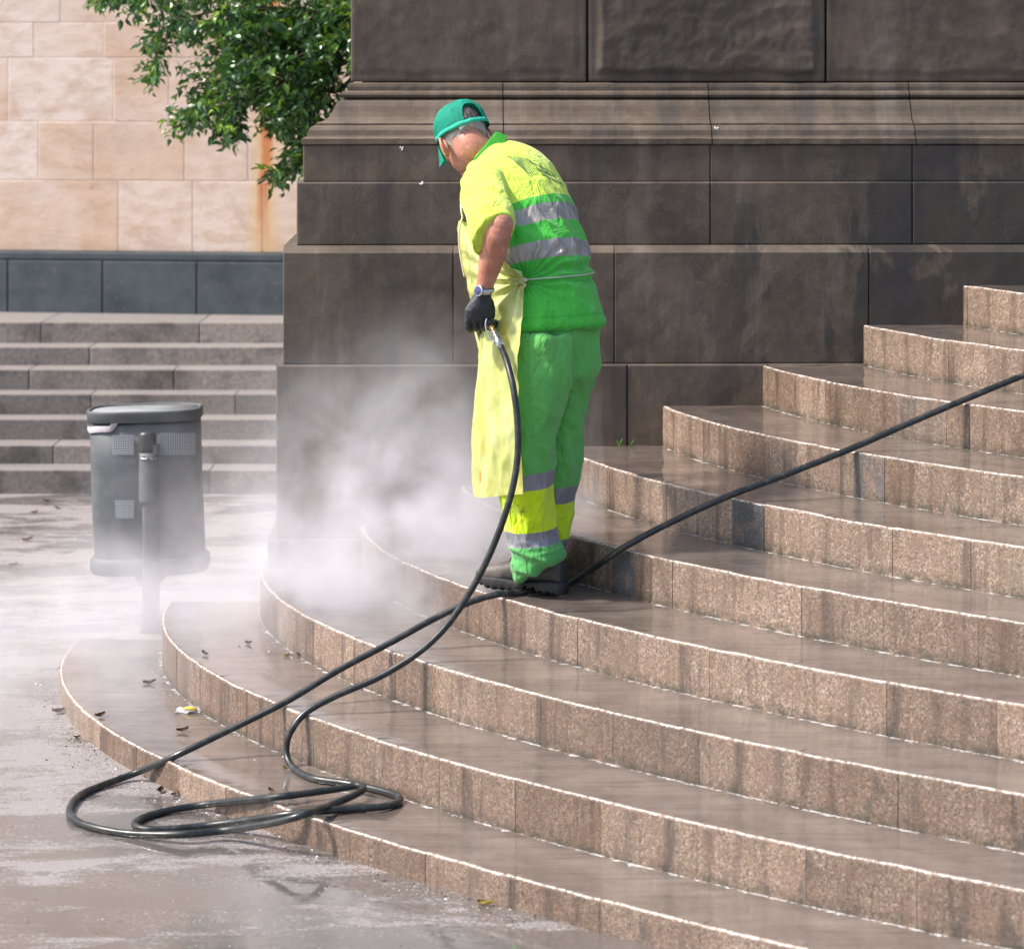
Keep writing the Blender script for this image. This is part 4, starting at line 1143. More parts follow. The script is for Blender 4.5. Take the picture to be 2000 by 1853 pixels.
add_tube(bm, [P(950, 582, 8.275), th0, P(960, 612, 8.295), P(957, 626, 8.31), P(951, 634, 8.32)], [.014, .0145, .0125, .0115, .009], 12, 22)
me = fuse('left_glove', bm, .0018, 1)
me.update()
for v in me.vertices:
    n_ = v.normal; v.co = v.co + n_ * (.0011 * ridge(v.co, 60, 2))
glove = link('glove', me, M_GLOVE, wk)
bm = bmesh.new()
add_ball(bm, P(917, 601, 8.232), (Vector((.0075, .003, 0)), Vector((0, .0015, 0)), Vector((0, 0, .0105))), 16)
from_bm('knuckle_badge', bm, plain('grey_print', (.30, .33, .37), .5), glove)
bm = bmesh.new()     # the other gloved hand, ahead of him on the lance
q0 = WRR + Vector((.0, .0, .0))
add_loft(bm, [(q0, Vector((.028, 0, 0)), Vector((0, .026, 0))), (q0 + Vector((-.02, .01, -.03)), Vector((.04, 0, 0)), Vector((0, .02, 0))), (q0 + Vector((-.03, .02, -.07)), Vector((.038, 0, 0)), Vector((0, .016, 0)))], 24, True)
for i in range(4):
    k = q0 + Vector((-.06 + .02 * i, .02, -.072)); 
    add_tube(bm, [k + Vector((0, 0, .02)), k, k + Vector((0, .012, -.026)), k + Vector((0, .036, -.022)), k + Vector((0, .044, 0))], [.011, .0115, .0105, .0098, .0085], 10, 20)
add_tube(bm, [q0 + Vector((.015, .01, -.015)), q0 + Vector((.02, .03, -.04)), q0 + Vector((.0, .045, -.06))], [.014, .013, .010], 10, 14)
me = fuse('right_glove', bm, .003, 2); link('glove', me, M_GLOVE, wk)
# ---- watch
M_STEEL = plain('bright_steel', (.62, .61, .60), .25, 1)
bm = bmesh.new()
wa = (P(951, 540, 8.26) - P(941, 580, 8.272)).normalized(); wc = P(946, 567, 8.268)
w1 = wa.cross(Vector((0, 1, 0))).normalized(); w2 = wa.cross(w1).normalized()
prev = None; first = None
for i in range(40):
    u = 2 * math.pi * i / 40; rad = .0290; sag = wa * (-.006 * math.cos(u))
    row = [bm.verts.new(wc + sag + (w1 * math.cos(u) + w2 * math.sin(u)) * (rad + dr) + wa * h_) for dr, h_ in ((0, -.009), (.0022, -.008), (.003, 0), (.0022, .008), (0, .009))]
    if prev:
        for a in range(4): bm.faces.new((prev[a], row[a], row[a + 1], prev[a + 1]))
    else: first = row
    prev = row
for a in range(4): bm.faces.new((prev[a], first[a], first[a + 1], prev[a + 1]))
watch = from_bm('watch', bm, M_STEEL, wk)
fc = P(936, 568, 8.236); fn = Vector((-.72, -.66, .12)).normalized(); f1 = fn.cross(UPV).normalized(); f2 = f1.cross(fn)
def disc(bm, c, r, h0, h1, n=28, bev=.0):
    return add_loft(bm, [(c + fn * h0, f1 * r, f2 * r), (c + fn * (h1 - bev), f1 * r, f2 * r), (c + fn * h1, f1 * (r - bev), f2 * (r - bev))], n)
bm = bmesh.new(); disc(bm, fc, .0185, -.004, .0055, 32, .0012); from_bm('case', bm, M_STEEL, watch)
bm = bmesh.new(); disc(bm, fc, .0150, .005, .0062, 32, .0003); from_bm('dial', bm, plain('blue_dial', (.05, .06, .20), .15, .3), watch)

# ---- boots
M_BOOT = plain('boot_leather', (.030, .030, .031), .6, bump=(120, .35, .002), var=.25, vs=14)
t = NT('boot_leather_dusty'); o = t.obj(); gx_ = t.sep(o).outputs[0]
t.set(col=t.mix(t.mth('MULTIPLY', t.rng(gx_, .02, -.06), t.rng(t.noise(o, 22, 5, .7), .3, .6, .35, 1)), t.ramp(t.noise(o, 14, 4), [(.3, (.018, .018, .019)), (.7, (.042, .041, .042))]), (.15, .125, .11)), rough=.62, normal=t.bump(t.noise(o, 120, 4, .6), .4, .002))
M_BOOT = t.m
M_SOLE = plain('boot_rubber', (.016, .016, .017), .7, bump=(90, .3, .002))
M_TOE = None
def boot(o_, x_, cuff):
    y_ = Vector((x_.y, -x_.x, 0))
    def L_(a, b, c): return o_ + x_ * a + y_ * b + UPV * c
    bm = bmesh.new()
    secs = [(.004, .024, .036, .135), (.018, .034, .034, .150), (.06, .038, .032, .150), (.10, .038, .032, .138), (.14, .039, .030, .118), (.18, .043, .030, .100), (.22, .047, .028, .090), (.255, .047, .028, .083), (.285, .043, .030, .077), (.302, .034, .033, .066), (.312, .014, .038, .052)]
    fr = crv(secs, 40)
    add_loft(bm, [(L_(a, 0, (lo + hi) / 2), y_ * w, UPV * ((hi - lo) / 2)) for a, w, lo, hi in fr], 28, True, .8)
    add_loft(bm, [(L_(.055, 0, .08), x_ * .050, y_ * .036), (L_(.056, 0, .14), x_ * .052, y_ * .040), (L_(.057, 0, cuff - .01), x_ * .052, y_ * .043), (L_(.058, 0, cuff), x_ * .050, y_ * .044)], 24)
    me = fuse('boot', bm, .003, 3)
    me.update()
    for v in me.vertices:
        v.co = v.co + v.normal * (.0016 * ridge(v.co, 26, 3))
    b_ = link('boot', me, M_BOOT, wk)
    bm = bmesh.new()
    outl = []
    for a, w, lo, hi in crv([(-.004, .022, 0, 0), (.012, .036, 0, 0), (.06, .041, 0, 0), (.12, .040, 0, 0), (.18, .046, 0, 0), (.235, .052, 0, 0), (.285, .046, 0, 0), (.310, .030, 0, 0), (.320, .008, 0, 0)], 100):
        outl.append((a, w))
    secs_ = []
    for a, w in outl:
        arch = .014 * math.exp(-((a - .115) / .03) ** 4); toe = .028 * max(0, (a - .24) / .08) ** 2
        top = .044 + .005 * math.sin(a * 34) + toe * .5
        bot = .002 + arch + toe + (.008 if (int(a / .013) % 2 and a > .02) else 0)
        secs_.append((L_(a, 0, (top + bot) / 2), y_ * w, UPV * ((top - bot) / 2)))
    add_loft(bm, secs_, 24, True, .45)
    sl_ = from_bm('sole', bm, M_SOLE, b_)
    bm = bmesh.new()
    for i in range(4):
        a = .135 + .018 * i; hh = float(np.interp(a, [.10, .14, .18, .22], [.142, .121, .104, .094]))
        add_tube(bm, [L_(a, -.022, hh - .010), L_(a + .006, 0, hh + .003), L_(a, .022, hh - .010)], .0017, 6, 10)
    add_tube(bm, [L_(.15, .012, .122), L_(.135, .038, .128), L_(.15, .048, .108), L_(.158, .044, .09)], .0016, 6, 16)
    from_bm('laces', bm, M_SOLE, b_)
    return b_
boot(foot_o, foot_x, .160); boot(foot2_o, foot2_x, .14)

# ---- apron: a thin waxed sheet hung from the neck and tied at the waist
rowsA = [  # near edge -> left outline -> round the front to the far side
    [(909, 436, 8.50), (903, 433, 8.55), (899, 431, 8.60), (902, 431, 8.68), (912, 433, 8.76), (925, 436, 8.80)],
    [(950, 478, 8.38), (925, 474, 8.44), (902, 472, 8.52), (901, 473, 8.62), (930, 478, 8.74), (960, 480, 8.78)],
    [(990, 510, 8.32), (950, 516, 8.38), (913, 520, 8.49), (914, 522, 8.60), (950, 522, 8.70), (1000, 515, 8.74)],
    [(1026, 546, 8.29), (974, 556, 8.34), (926, 566, 8.46), (924, 568, 8.57), (960, 560, 8.68), (1020, 550, 8.72)],
    [(1022, 605, 8.25), (980, 610, 8.32), (938, 615, 8.44), (934, 616, 8.55), (962, 612, 8.60), (1010, 605, 8.65)],
    [(1021, 680, 8.215), (985, 684, 8.29), (946, 688, 8.40), (941, 690, 8.52), (962, 688, 8.57), (1010, 680, 8.62)],
    [(1021, 780, 8.20), (985, 784, 8.27), (944, 788, 8.38), (938, 790, 8.50), (960, 788, 8.56), (1010, 780, 8.61)],
    [(1026, 880, 8.20), (985, 884, 8.27), (942, 888, 8.37), (933, 890, 8.48), (958, 888, 8.55), (1010, 880, 8.60)],
    [(1031, 962, 8.21), (988, 966, 8.28), (945, 970, 8.37), (932, 966, 8.47), (955, 962, 8.54), (1005, 956, 8.60)]]
NRW, NCW = 150, 110
cols = [crv([r_[j] for r_ in rowsA], NRW) for j in range(6)]
bm = bmesh.new(); grid = []
for i in range(NRW):
    line = crv([cols[j][i] for j in range(6)], NCW)
    grid.append([P(*q) for q in line])
gv = []
for i in range(NRW):
    row = []
    for j in range(NCW):
        p = grid[i][j]
        pu = grid[min(i + 1, NRW - 1)][j] - grid[max(i - 1, 0)][j]; pv = grid[i][min(j + 1, NCW - 1)] - grid[i][max(j - 1, 0)]
        n_ = pv.cross(pu).normalized()
        if n_.y > 0 and j < NCW * .4: n_ = -n_
        dgv = p - GA; rad = dgv.length; ang = math.atan2(dgv.z, dgv.x)
        cr = .013 * math.exp(-rad / .18) * math.sin(15 * ang + 4 * nz(p, 5)) * min(1, rad / .03)
        low = min(1, max(0, (i / NRW - .38) / .2))
        ver = low * (.016 * ridge(Vector((p.x + .10 * p.z, p.y, p.z * .14)), 8.5, 6) + .006 * ridge(Vector((p.x - .25 * p.z, p.y, p.z * .3)), 22, 2))
        crk = .0060 * abs(nz((p.x, p.y, p.z * .6), 18, 3)) + .0032 * abs(nz(p, 44, 3))
        up = (1 - low) * .005 * ridge(Vector((p.x + .8 * p.z, p.y, p.z * .3)), 13, 3)
        p = p + n_ * (cr + ver + crk + up)
        for BV in (BV_SHIRT, BV_TR):
            hit = BV.find_nearest(p, .12)
            if hit[0]:
                s_ = (p - hit[0]).dot(hit[1])
                if s_ < .006 and i > 2: p = p + hit[1] * (.006 - s_)
        row.append(bm.verts.new(p))
    gv.append(row)
uvl = bm.loops.layers.uv.new('UVMap')
for i in range(NRW - 1):
    for j in range(NCW - 1):
        f = bm.faces.new((gv[i][j], gv[i][j + 1], gv[i + 1][j + 1], gv[i + 1][j]))
        for l, (a, b) in zip(f.loops, ((i, j), (i, j + 1), (i + 1, j + 1), (i + 1, j))): l[uvl].uv = (b / NCW, a / NRW)
def m_apron():
    t = NT('waxed_yellow_apron'); o = t.obj(); sp = t.sep(t.uv()); u, v = sp.outputs[0], sp.outputs[1]
    n1 = t.noise(t.map(o, (1, 1, .35)), 14, 5, .6)
    c = t.ramp(n1, [(.3, (.46, .48, .13)), (.55, (.62, .66, .24)), (.8, (.78, .80, .42))])
    c = t.mix(t.mth('MULTIPLY', t.rng(t.noise(t.map(o, (1.6, 1.6, .4)), 8, 3), .55, .66), .5), c, (.66, .50, .05))
    # two orange scuffs and the hem seam
    def spot(cx, cy, rx_, ry_):
        a = t.mth('POWER', t.mth('DIVIDE', t.mth('SUBTRACT', u, cx), rx_), 2.0); b = t.mth('POWER', t.mth('DIVIDE', t.mth('SUBTRACT', v, cy), ry_), 2.0)
        return t.rng(t.mth('ADD', t.mth('ADD', a, b), t.mth('MULTIPLY', t.noise(o, 120, 3), .8)), 1.3, .7)
    c = t.mix(t.mth('MULTIPLY', spot(.38, .925, .012, .022), .9), c, (.75, .20, .03))
    c = t.mix(t.mth('MULTIPLY', spot(.05, .40, .03, .008), .8), c, (.50, .14, .02))
    seam = t.mth('LESS_THAN', t.mth('ABSOLUTE', t.mth('SUBTRACT', u, .028)), .0022)
    c = t.mix(t.mth('MULTIPLY', seam, .35), c, (.30, .28, .05))
    t.set(col=c, rough=.33, spec=.5, normal=t.bump(t.noise(o, 70, 5, .7), .35, .003))
    tr = t.n('BsdfTranslucent', {0: (.62, .66, .16)})
    t.t.links.new(t.n('MixShader', {0: .22, 1: t.p.outputs[0], 2: tr.outputs[0]}).outputs[0], t.out.inputs[0])
    return t.m
apron = from_bm('apron', bm, m_apron(), wk)
# waist cord over the shirt, and the loose neck string
M_CORD = plain('pale_cord', (.55, .56, .50), .8)
bm = bmesh.new(); pts = []
for i, u in enumerate(np.linspace(-.55, -2.75, 40)):
    f = i / 39; py_ = 549 - 18 * f
    idx = int(np.argmin([abs(q[1] - (py_ - 2)) for q in TC])); C_, A, B = tring(*TC[idx])
    q = C_ + (A * math.cos(u) + B * math.sin(u)) * 1.25
    q.z = P(0, py_ - 1, q.y).z
    ctr = Vector((C_.x, C_.y, q.z)); h_ = BV_SHIRT.ray_cast(q, (ctr - q).normalized())
    pts.append(h_[0] + (q - ctr).normalized() * .0025)
pts = [(pts[max(i - 1, 0)] + pts[i] * 2 + pts[min(i + 1, 39)]) / 4 for i in range(40)]
pts = [GA + Vector((0, -.004, 0))] + pts
add_tube(bm, pts, .0023, 8, 90)
add_ball(bm, P(1027, 547, 8.275), (Vector((.006, 0, 0)), Vector((0, .005, 0)), Vector((0, 0, .006))), 10)
from_bm('waist_cord', bm, M_CORD, apron)
bm = bmesh.new()
add_tube(bm, [P(*q) for q in ((903, 425, 8.47), (899, 440, 8.46), (896, 462, 8.455), (898, 490, 8.455), (902, 515, 8.455), (907, 541, 8.455))], .0028, 8, 30)
add_tube(bm, [P(*q) for q in ((903, 425, 8.47), (900, 400, 8.50), (905, 370, 8.56), (925, 340, 8.62))], .0026, 8, 20)
from_bm('neck_string', bm, plain('cream_cord', (.72, .66, .42), .8), apron)

# ------------------------------------------------------------ the hose gun
gun = empty('spray_gun', P(940, 615, 8.38), 'black high pressure spray gun held in the gloved hand of the worker', 'spray gun')
M_BLK = plain('black_grip_plastic', (.020, .021, .024), .35, var=.2)
M_BRASS = plain('brass', (.78, .42, .16), .22, 1)
bm = bmesh.new()
ga, gb = P(929, 598, 8.295), P(957, 631, 8.262)
add_tube(bm, [ga, ga.lerp(gb, .5), gb], [.016, .0155, .0150], 16, 12)
bd_ = (P(981, 681, 8.215) - P(957, 630, 8.262)).normalized()
add_tube(bm, [P(955, 627, 8.265), P(957, 632, 8.259), P(959, 636, 8.255)], [.0165, .017, .0165], 20)
add_tube(bm, [ga, P(926, 606, 8.315), P(930, 632, 8.34)], [.018, .016, .012], 12, 12)
from_bm('grip', bm, M_BLK, gun)
bm = bmesh.new(); add_tube(bm, [P(930, 628, 8.34), P(935, 648, 8.42), P(942, 672, 8.53), P(953, 710, 8.66), P(985, 820, 8.94), P(1005, 880, 9.06)], [.0085, .008, .0075, .0075, .007, .007], 12, 40)
lance = from_bm('lance', bm, M_BLK, gun)
bm = bmesh.new(); add_tube(bm, [P(1005, 880, 9.06), P(1007, 888, 9.075), P(1010, 896, 9.09)], [.011, .012, .008], 12); from_bm('nozzle', bm, M_BRASS, gun)
bm = bmesh.new()
add_tube(bm, [P(951, 622, 8.245), P(948, 632, 8.24), P(950, 646, 8.235), P(958, 660, 8.23), P(966, 671, 8.225)], .0026, 8, 24)
from_bm('lever', bm, M_STEEL, gun)
bm = bmesh.new()
cA = P(958, 634, 8.257)
def fit(bm, l0, l1, r, n=14):
    add_loft(bm, tube_rings([cA + bd_ * l0, cA + bd_ * (l0 + .001), cA + bd_ * (l1 - .001), cA + bd_ * l1], [r * .9, r, r, r * .9]), n)
fit(bm, 0, .016, .0098, 6); fit(bm, .016, .026, .0085)
from_bm('brass_fitting', bm, M_BRASS, gun)
bm = bmesh.new(); fit(bm, .026, .030, .0105); fit(bm, .030, .040, .0088); fit(bm, .040, .047, .0115, 6); fit(bm, .047, .052, .0090); fit(bm, .052, .083, .0122, 18)
from_bm('coupling', bm, plain('nickel', (.55, .55, .56), .28, 1), gun)
hose0 = cA + bd_ * .078

# ------------------------------------------------------------ the hose
def Z(px, py, z): return G(px, py, z)
r_h = .0107
HS_ = [hose0, cA + bd_ * .10, P(990, 706, 8.19), P(1003, 760, 8.13), P(1011, 830, 8.10), P(1010, 900, 8.08), P(997, 970, 8.06), P(968, 1055, 8.06), P(930, 1135, 8.06), P(878, 1215, 8.06), P(820, 1272, 8.04), P(740, 1322, 8.02),
       P(655, 1359, 8.0), P(598, 1391, 7.975), P(568, 1428, 7.955), P(559, 1465, 7.95), Z(571, 1497, .162), Z(610, 1519, .162), Z(680, 1530, .162), Z(742, 1543, .162), Z(779, 1556, .162), Z(772, 1569, .162), Z(735, 1576, .162), Z(680, 1579, .162),
       Z(610, 1585, .164), Z(545, 1592, .150), Z(480, 1602, .110), Z(410, 1611, .082), Z(340, 1618, .0765), Z(285, 1619, .0765), Z(263, 1610, .0765), Z(280, 1596, .0765), Z(330, 1582, .0765), Z(400, 1571, .085), Z(470, 1563, .130), Z(540, 1556, .172),
       Z(610, 1547, .174), Z(665, 1539, .176), Z(700, 1533, .182), Z(710, 1540, .182), Z(692, 1552, .178), Z(650, 1570, .172), Z(598, 1589, .186), Z(530, 1607, .150), Z(440, 1621, .097), Z(350, 1629, .092), Z(250, 1627, .0765), Z(175, 1613, .0765),
       Z(142, 1596, .0765), Z(137, 1576, .0765), Z(158, 1551, .0765), Z(205, 1531, .0765), Z(265, 1509, .09), Z(340, 1477, .164), P(450, 1424, 8.05), P(560, 1369, 8.09), P(660, 1309, 8.15), P(760, 1256, 8.20), P(850, 1207, 8.25), P(915, 1177, 8.27),
       Z(965, 1162, .613), Z(1010, 1157, .612), Z(1060, 1150, .612), Z(1105, 1142, .613), P(1158, 1110, 8.40), P(1212, 1073, 8.31), P(1300, 1025, 8.33), P(1420, 970, 8.35), P(1540, 925, 8.41), P(1660, 877, 8.46), P(1770, 829, 8.50), P(1885, 780, 8.53),
       P(2000, 733, 8.6), P(2300, 615, 8.75), P(2700, 450, 9.0)]
# arc-length even sampling
raw = [Vector(q) for q in crv([tuple(p) for p in HS_], 2400)]
acc = 0; ev = [raw[0]]
for a, b in zip(raw, raw[1:]):
    acc += (b - a).length
    if acc > .011: ev.append(b); acc = 0
bm = bmesh.new(); add_tube(bm, ev, r_h, 14)
t = NT('black_rubber_hose'); o = t.obj()
t.set(col=t.mix(t.rng(t.noise(o, 35, 5, .7), .5, .72), (.012, .015, .015), (.06, .06, .058)), rough=t.rng(t.noise(o, 12, 4), .35, .65, .22, .5), spec=.5, normal=t.bump(t.noise(o, 250, 2), .12, .001))
tag(from_bm('hose', bm, t.m), 'long black rubber pressure hose looped on the wet ground and trailing up the steps', 'hose')

# ------------------------------------------------------------ litter, leaves, weeds
M_DL = plain('dead_leaf', (.16, .085, .035), .7, var=.35, vs=60); M_YL = plain('yellow_leaf', (.45, .34, .06), .6, var=.3, vs=60)
def small_leaf(mat, seed):
    r = random.Random(seed); bm = bmesh.new(); L_ = .05; rows = []
    for i in range(7):
        t_ = i / 6; w = .014 * math.sin(math.pi * min(1, t_ * .92 + .06)) ** .8
        row = [bm.verts.new(Vector((L_ * (t_ - .5), s * w, .003 + .010 * (t_ - .5) ** 2 * 4 * r.uniform(.4, 1) + .008 * abs(s) ** 1.5 + r.uniform(-.001, .001)))) for s in (-1, -.4, .2, 1)]
        rows.append(row)
    for a, b in zip(rows, rows[1:]):
        for j in range(3): bm.faces.new((a[j], a[j + 1], b[j + 1], b[j]))
    bmesh.ops.solidify(bm, geom=bm.faces[:], thickness=.0006)
    return from_bm('fallen_leaf', bm, mat)
kinds = [small_leaf(M_DL, 1), small_leaf(M_DL, 2), small_leaf(M_YL, 3)]
LF = [(195, 1401, .15, 0, 1.0, 'dead leaf on the lowest step, near its curved left edge'), (293, 1336, .15, 1, .9, 'dark leaf lying on the lowest step in the steam'), (357, 1429, .15, 0, .8, 'dark leaf on the lowest step in front of the torn wrapper'),
      (212, 1447, .075, 0, 1.0, 'brown leaf leaning against the front of the lowest step'), (222, 1478, GZ, 2, .6, 'small yellow leaf at the foot of the lowest step'), (113, 1393, GZ, 0, 1.1, 'curled dead leaf at the far left foot of the steps'),
      (150, 1441, GZ, 1, .5, 'small brown leaf on the wet paving left of the steps'), (313, 1547, GZ, 0, .8, 'brown leaf on the paving inside the hose curve'), (342, 1553, GZ, 1, .7, 'dark leaf on the paving beside the crossing hose'),
      (560, 1283, .30, 2, .6, 'yellow leaf on the second step under the steam'), (583, 1281, .30, 0, .6, 'brown leaf on the second step by the next riser'), (400, 1279, .30, 0, .7, 'leaf shred on the second step near the left end'), (486, 1258, .30, 1, .7, 'grey leaf on the second step in thin steam'),
      (948, 1769, GZ, 2, 1.0, 'yellowish leaf at the foot of the lowest step, bottom of the picture'), (622, 1640, GZ, 0, .6, 'orange brown leaf by the foot of the lowest step beyond the hose loops'), (530, 1545, .15, 0, .5, 'brown fragment on the lowest step inside the hose loop'),
      (555, 1500, .15, 2, .5, 'pale leaf on the lowest step beside the hose bend'), (90, 980, GZ, 1, .8, 'dark leaf on the far paving left of the litter bin'), (112, 994, GZ, 1, .7, 'second dark leaf on the far paving left of the litter bin'), (67, 1003, GZ, 1, .8, 'dark leaf nearest the picture edge on the far paving'),
      (54, 1057, GZ, 1, 1.1, 'larger dark leaf on the paving left of the bin foot'), (27, 1105, GZ, 1, .8, 'dark leaf on the paving at the far left edge'), (605, 1108, .45, 2, 1.0, 'yellow leaf by the pedestal on the third step'), (650, 1110, .45, 2, .8, 'second yellow leaf by the pedestal on the third step'), (720, 1033, .6, 2, .9, 'yellow leaf by the pedestal on the fourth step'),
      (820, 1684, .15, 0, .0, ''), (100, 1664, GZ, 0, .0, '')]
usedk = set(); rl = random.Random(9)
for px, py, z, kd_, sc_, lab in LF:
    if not sc_: continue
    src = kinds[kd_]
    o = src if kd_ not in usedk else src.copy()
    if kd_ in usedk: COL.objects.link(o)
    usedk.add(kd_)
    o.location = G(px, py, z) + Vector((0, 0, .001)); o.scale = (sc_,) * 3; o.rotation_euler = (rl.uniform(-.15, .15), rl.uniform(-.15, .15), rl.uniform(-3, 3))
    if 'leaning' in lab: o.location = G(px, py, .10); o.rotation_euler = (1.2, .3, -.9)
    tag(o, lab, 'leaf', 'fallen leaves on the paving and steps')
# grit washed up against the foot of the lowest step and along the lower treads
V, F, T = [], [], []; rg = random.Random(31)
def chip(p, s):
    i0 = len(V)
    a = rg.uniform(0, 6.28)
    for q in range(4): V.append(p + Vector((math.cos(a + q * 1.57) * s * rg.uniform(.6, 1.3), math.sin(a + q * 1.57) * s * rg.uniform(.6, 1.3), 0)))
    V.append(p + Vector((rg.uniform(-.3, .3) * s, rg.uniform(-.3, .3) * s, s * rg.uniform(.4, .9))))
    tn = rg.random()
    for q in range(4): F.append((i0 + q, i0 + (q + 1) % 4, i0 + 4)); T.append(tn)
for k, z, cnt in ((0, GZ, 1500), (1, .15, 320), (2, .30, 160)):
    for _ in range(cnt):
        s_ = rg.uniform(.1, 3.6 if k == 0 else 2.2) * (1 if k == 0 else rg.random()); p, nn = at_s(k, s_)
        o_ = Vector((nn.x, nn.y, 0)); o_ = -o_ if o_.x > 0 else o_
        p = p + o_ * (.004 + abs(rg.gauss(0, .07 if k == 0 else .05))); chip(Vector((p.x, p.y, z + .0005)), rg.uniform(.0010, .0042) * (.7 if rg.random() < .8 else 1.3))
for _ in range(700):
    x, y = rg.uniform(-2.2, .6), rg.uniform(6.4, 8.3)
    if x > -1.25 + (8.2 - y) * .95: continue
    chip(Vector((x, y, GZ + .0005)), rg.uniform(.001, .003))
me = bpy.data.meshes.new('grit'); me.from_pydata(V, [], F); set_attr(me, 'tone', T, 'FACE')
t = NT('grit_chips'); t.set(col=t.ramp(t.attr('tone'), [(0, (.03, .025, .02)), (.45, (.12, .09, .07)), (.7, (.35, .32, .30)), (1, (.75, .73, .72))]), rough=.7)
tag(link('grit', me, t.m, None, smooth=False), 'fine grit and crumbs washed against the foot of the lower steps', 'grit', kind='stuff')
# torn wrapper with a yellow centre
bm = bmesh.new(); c = G(368, 1388, .152); rw = random.Random(2); rows = []
for i in range(11):
    rows.append([bm.verts.new(c + Vector(((i - 5) * .0085, (j - 3) * .012 + .004 * math.sin(i), max(.0005, .016 * (1 - abs(i - 5) / 6) * abs(nz((i * .6, j * .7, 3), 1)) * 2 + .001)))) for j in range(7)])
for a, b in zip(rows, rows[1:]):
    for j in range(6):
        bm.faces.new((a[j], a[j + 1], b[j + 1], b[j]))
bmesh.ops.solidify(bm, geom=bm.faces[:], thickness=.0006)
wrap = tag(from_bm('wrapper', bm, plain('white_wrapper', (.75, .74, .76), .3)), 'crumpled white and yellow wrapper on the lowest step', 'litter')
bm = bmesh.new(); add_loft(bm, [(c + Vector((-.02, -.012, .012)), Vector((.001, 0, 0)), Vector((0, .001, 0))), (c + Vector((0, -.014, .013)), Vector((.002, .012, 0)), Vector((0, 0, .006))), (c + Vector((.03, -.012, .010)), Vector((.001, .008, 0)), Vector((0, 0, .004)))], 10)
from_bm('yellow_film', bm, plain('yellow_film', (.80, .62, .06), .3), wrap)
M_WEED = plain('weed_green', (.10, .26, .03), .6)
def weed(c, h, n, seed, lab):
    r = random.Random(seed); bm = bmesh.new()
    for i in range(n):
        a = r.uniform(0, 6.28); l = h * r.uniform(.5, 1.1); b = Vector((math.cos(a), math.sin(a), 0)) * l * .5
        add_tube(bm, [c + b * .05, c + b * .4 + UPV * l * .6, c + b + UPV * l], [.0012, .0014, .0004], 4, 6)
    tag(from_bm('weed', bm, M_WEED), lab, 'weed', 'weeds in the joints')
weed(G(1210, 873, .902) + Vector((0, -.01, 0)), .035, 6, 1, 'grass tuft at the wall foot right of the worker, the left one')
weed(G(1232, 873, .902) + Vector((0, -.01, 0)), .03, 4, 2, 'grass tuft at the wall foot right of the worker, the right one')
weed(G(493, 1590, GZ), .035, 9, 3, 'bright green weed at the foot of the lowest step inside the hose loop')
weed(G(610, 1482, .152), .03, 4, 4, 'thin grass blade at the foot of the second step beside the hose')
# small pale specks of fluff stuck to the pedestal
M_FL = plain('white_fluff', (.80, .80, .85), .9)
def fluff(px, py, off, lab, s=.006):
    a = WX(px, off); p = WP(a, off, 0); p.z = HC - (py - YH) * p.y / FPX
    bm = bmesh.new()
    for i in range(5):
        add_ball(bm, p + Vector((rnd.uniform(-s, s), -.002, rnd.uniform(-s, s))), (Vector((s * .7, 0, 0)), Vector((0, .003, 0)), Vector((0, 0, s * .6))), 8)
    tag(from_bm('fluff', bm, M_FL), lab, 'fluff', 'bits of fluff on the pedestal')
fluff(1399, 252, .150, 'white bit of fluff on the pedestal moulding right of the cap'); fluff(785, 291, .124, 'white bit of fluff under the moulding left of the cap', .005)
fluff(823, 358, .100, 'white bit of fluff on the ledge left of the worker', .006); fluff(1932, 238, .235, 'white bit of fluff on the moulding at the far right', .006)

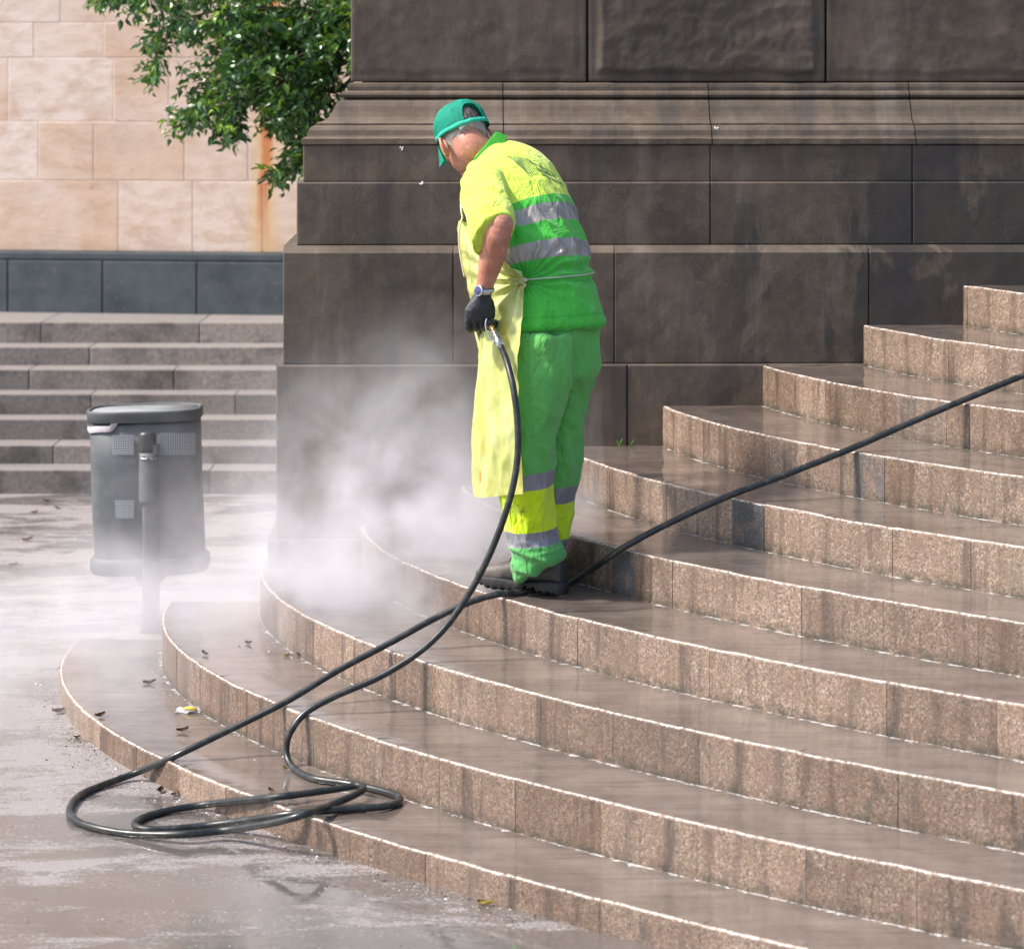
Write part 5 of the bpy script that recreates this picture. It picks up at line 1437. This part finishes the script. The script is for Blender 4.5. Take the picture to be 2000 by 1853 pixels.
# ------------------------------------------------------------ steam
def steam_box(name, lo, hi, blobs, k, label, nscale=1.5, off=0.0):
    bm = bmesh.new(); lookbox(bm, lo, hi)
    t = NT(name + '_vapour'); t.t.nodes.remove(t.p)
    o = t.obj()
    wob = t.n('TexNoise', {'Vector': o, 'Scale': 1.8, 'Detail': 3}).outputs['Color']
    ow = t.n('VectorMath', {0: o, 1: t.n('VectorMath', {0: wob, 1: (.5, .5, .5)}, operation='SUBTRACT').outputs[0]}, operation='ADD').outputs[0]
    ow = t.n('VectorMath', {0: o, 1: t.n('VectorMath', {0: t.n('VectorMath', {0: wob, 1: (.5, .5, .5)}, operation='SUBTRACT').outputs[0], 'Scale': .5}, operation='SCALE').outputs[0]}, operation='ADD').outputs[0]
    tot = None
    for (c, r, dn) in blobs:
        d = t.n('VectorMath', {0: t.n('VectorMath', {0: ow, 1: c}, operation='SUBTRACT').outputs[0], 1: r}, operation='DIVIDE').outputs[0]
        l2 = t.n('VectorMath', {0: d, 1: d}, operation='DOT_PRODUCT').outputs['Value']
        g = t.mth('MULTIPLY', t.mth('EXPONENT', t.mth('MULTIPLY', l2, -1.0)), dn)
        tot = g if tot is None else t.mth('ADD', tot, g)
    n1 = t.noise(t.map(o, (1, 1, 1), (off, 0, -off)), nscale * 2.6, 7, .64, .35)
    dens = t.mth('MULTIPLY', tot, t.rng(n1, .34, .72, .10, 1.85, True))
    dens = t.mth('MAXIMUM', t.mth('SUBTRACT', t.mth('MULTIPLY', dens, k), .02), 0.0)
    vol = t.n('VolumePrincipled', {'Color': (.90, .895, .94, 1), 'Density': dens, 'Anisotropy': .1})
    t.t.links.new(vol.outputs[0], t.out.inputs['Volume'])
    o_ = from_bm(name, bm, t.m, smooth=False)
    return tag(o_, label, 'steam', kind='stuff')
def pc(px, py, d): return tuple(P(px, py, d))
steam_box('steam', (-2.9, 8.36, GZ + .004), (.32, 12.6, 1.95), [
    (pc(860, 1085, 8.98), (.34, .26, .20), 6.5), (pc(900, 985, 9.05), (.20, .22, .14), 5.0), (pc(720, 1150, 8.95), (.36, .28, .10), 2.6), (pc(800, 950, 9.12), (.30, .26, .28), 2.3), (pc(720, 800, 9.2), (.32, .25, .24), .75), (pc(620, 1030, 9.1), (.42, .34, .26), .9),
    (pc(820, 1160, 8.75), (.40, .26, .12), 2.2), (pc(420, 1150, 9.8), (.65, .8, .16), .5), (pc(150, 1200, 10.2), (.9, 1.2, .15), .55), (pc(330, 1000, 9.8), (.30, .4, .30), .32), (pc(1120, 1010, 8.95), (.16, .22, .16), 1.6), (pc(400, 1180, 9.3), (.55, .45, .18), .8), (pc(100, 1240, 9.6), (.6, .6, .14), .7)],
    1.0, 'white steam drifting from the lance over the steps, pedestal foot and litter bin')
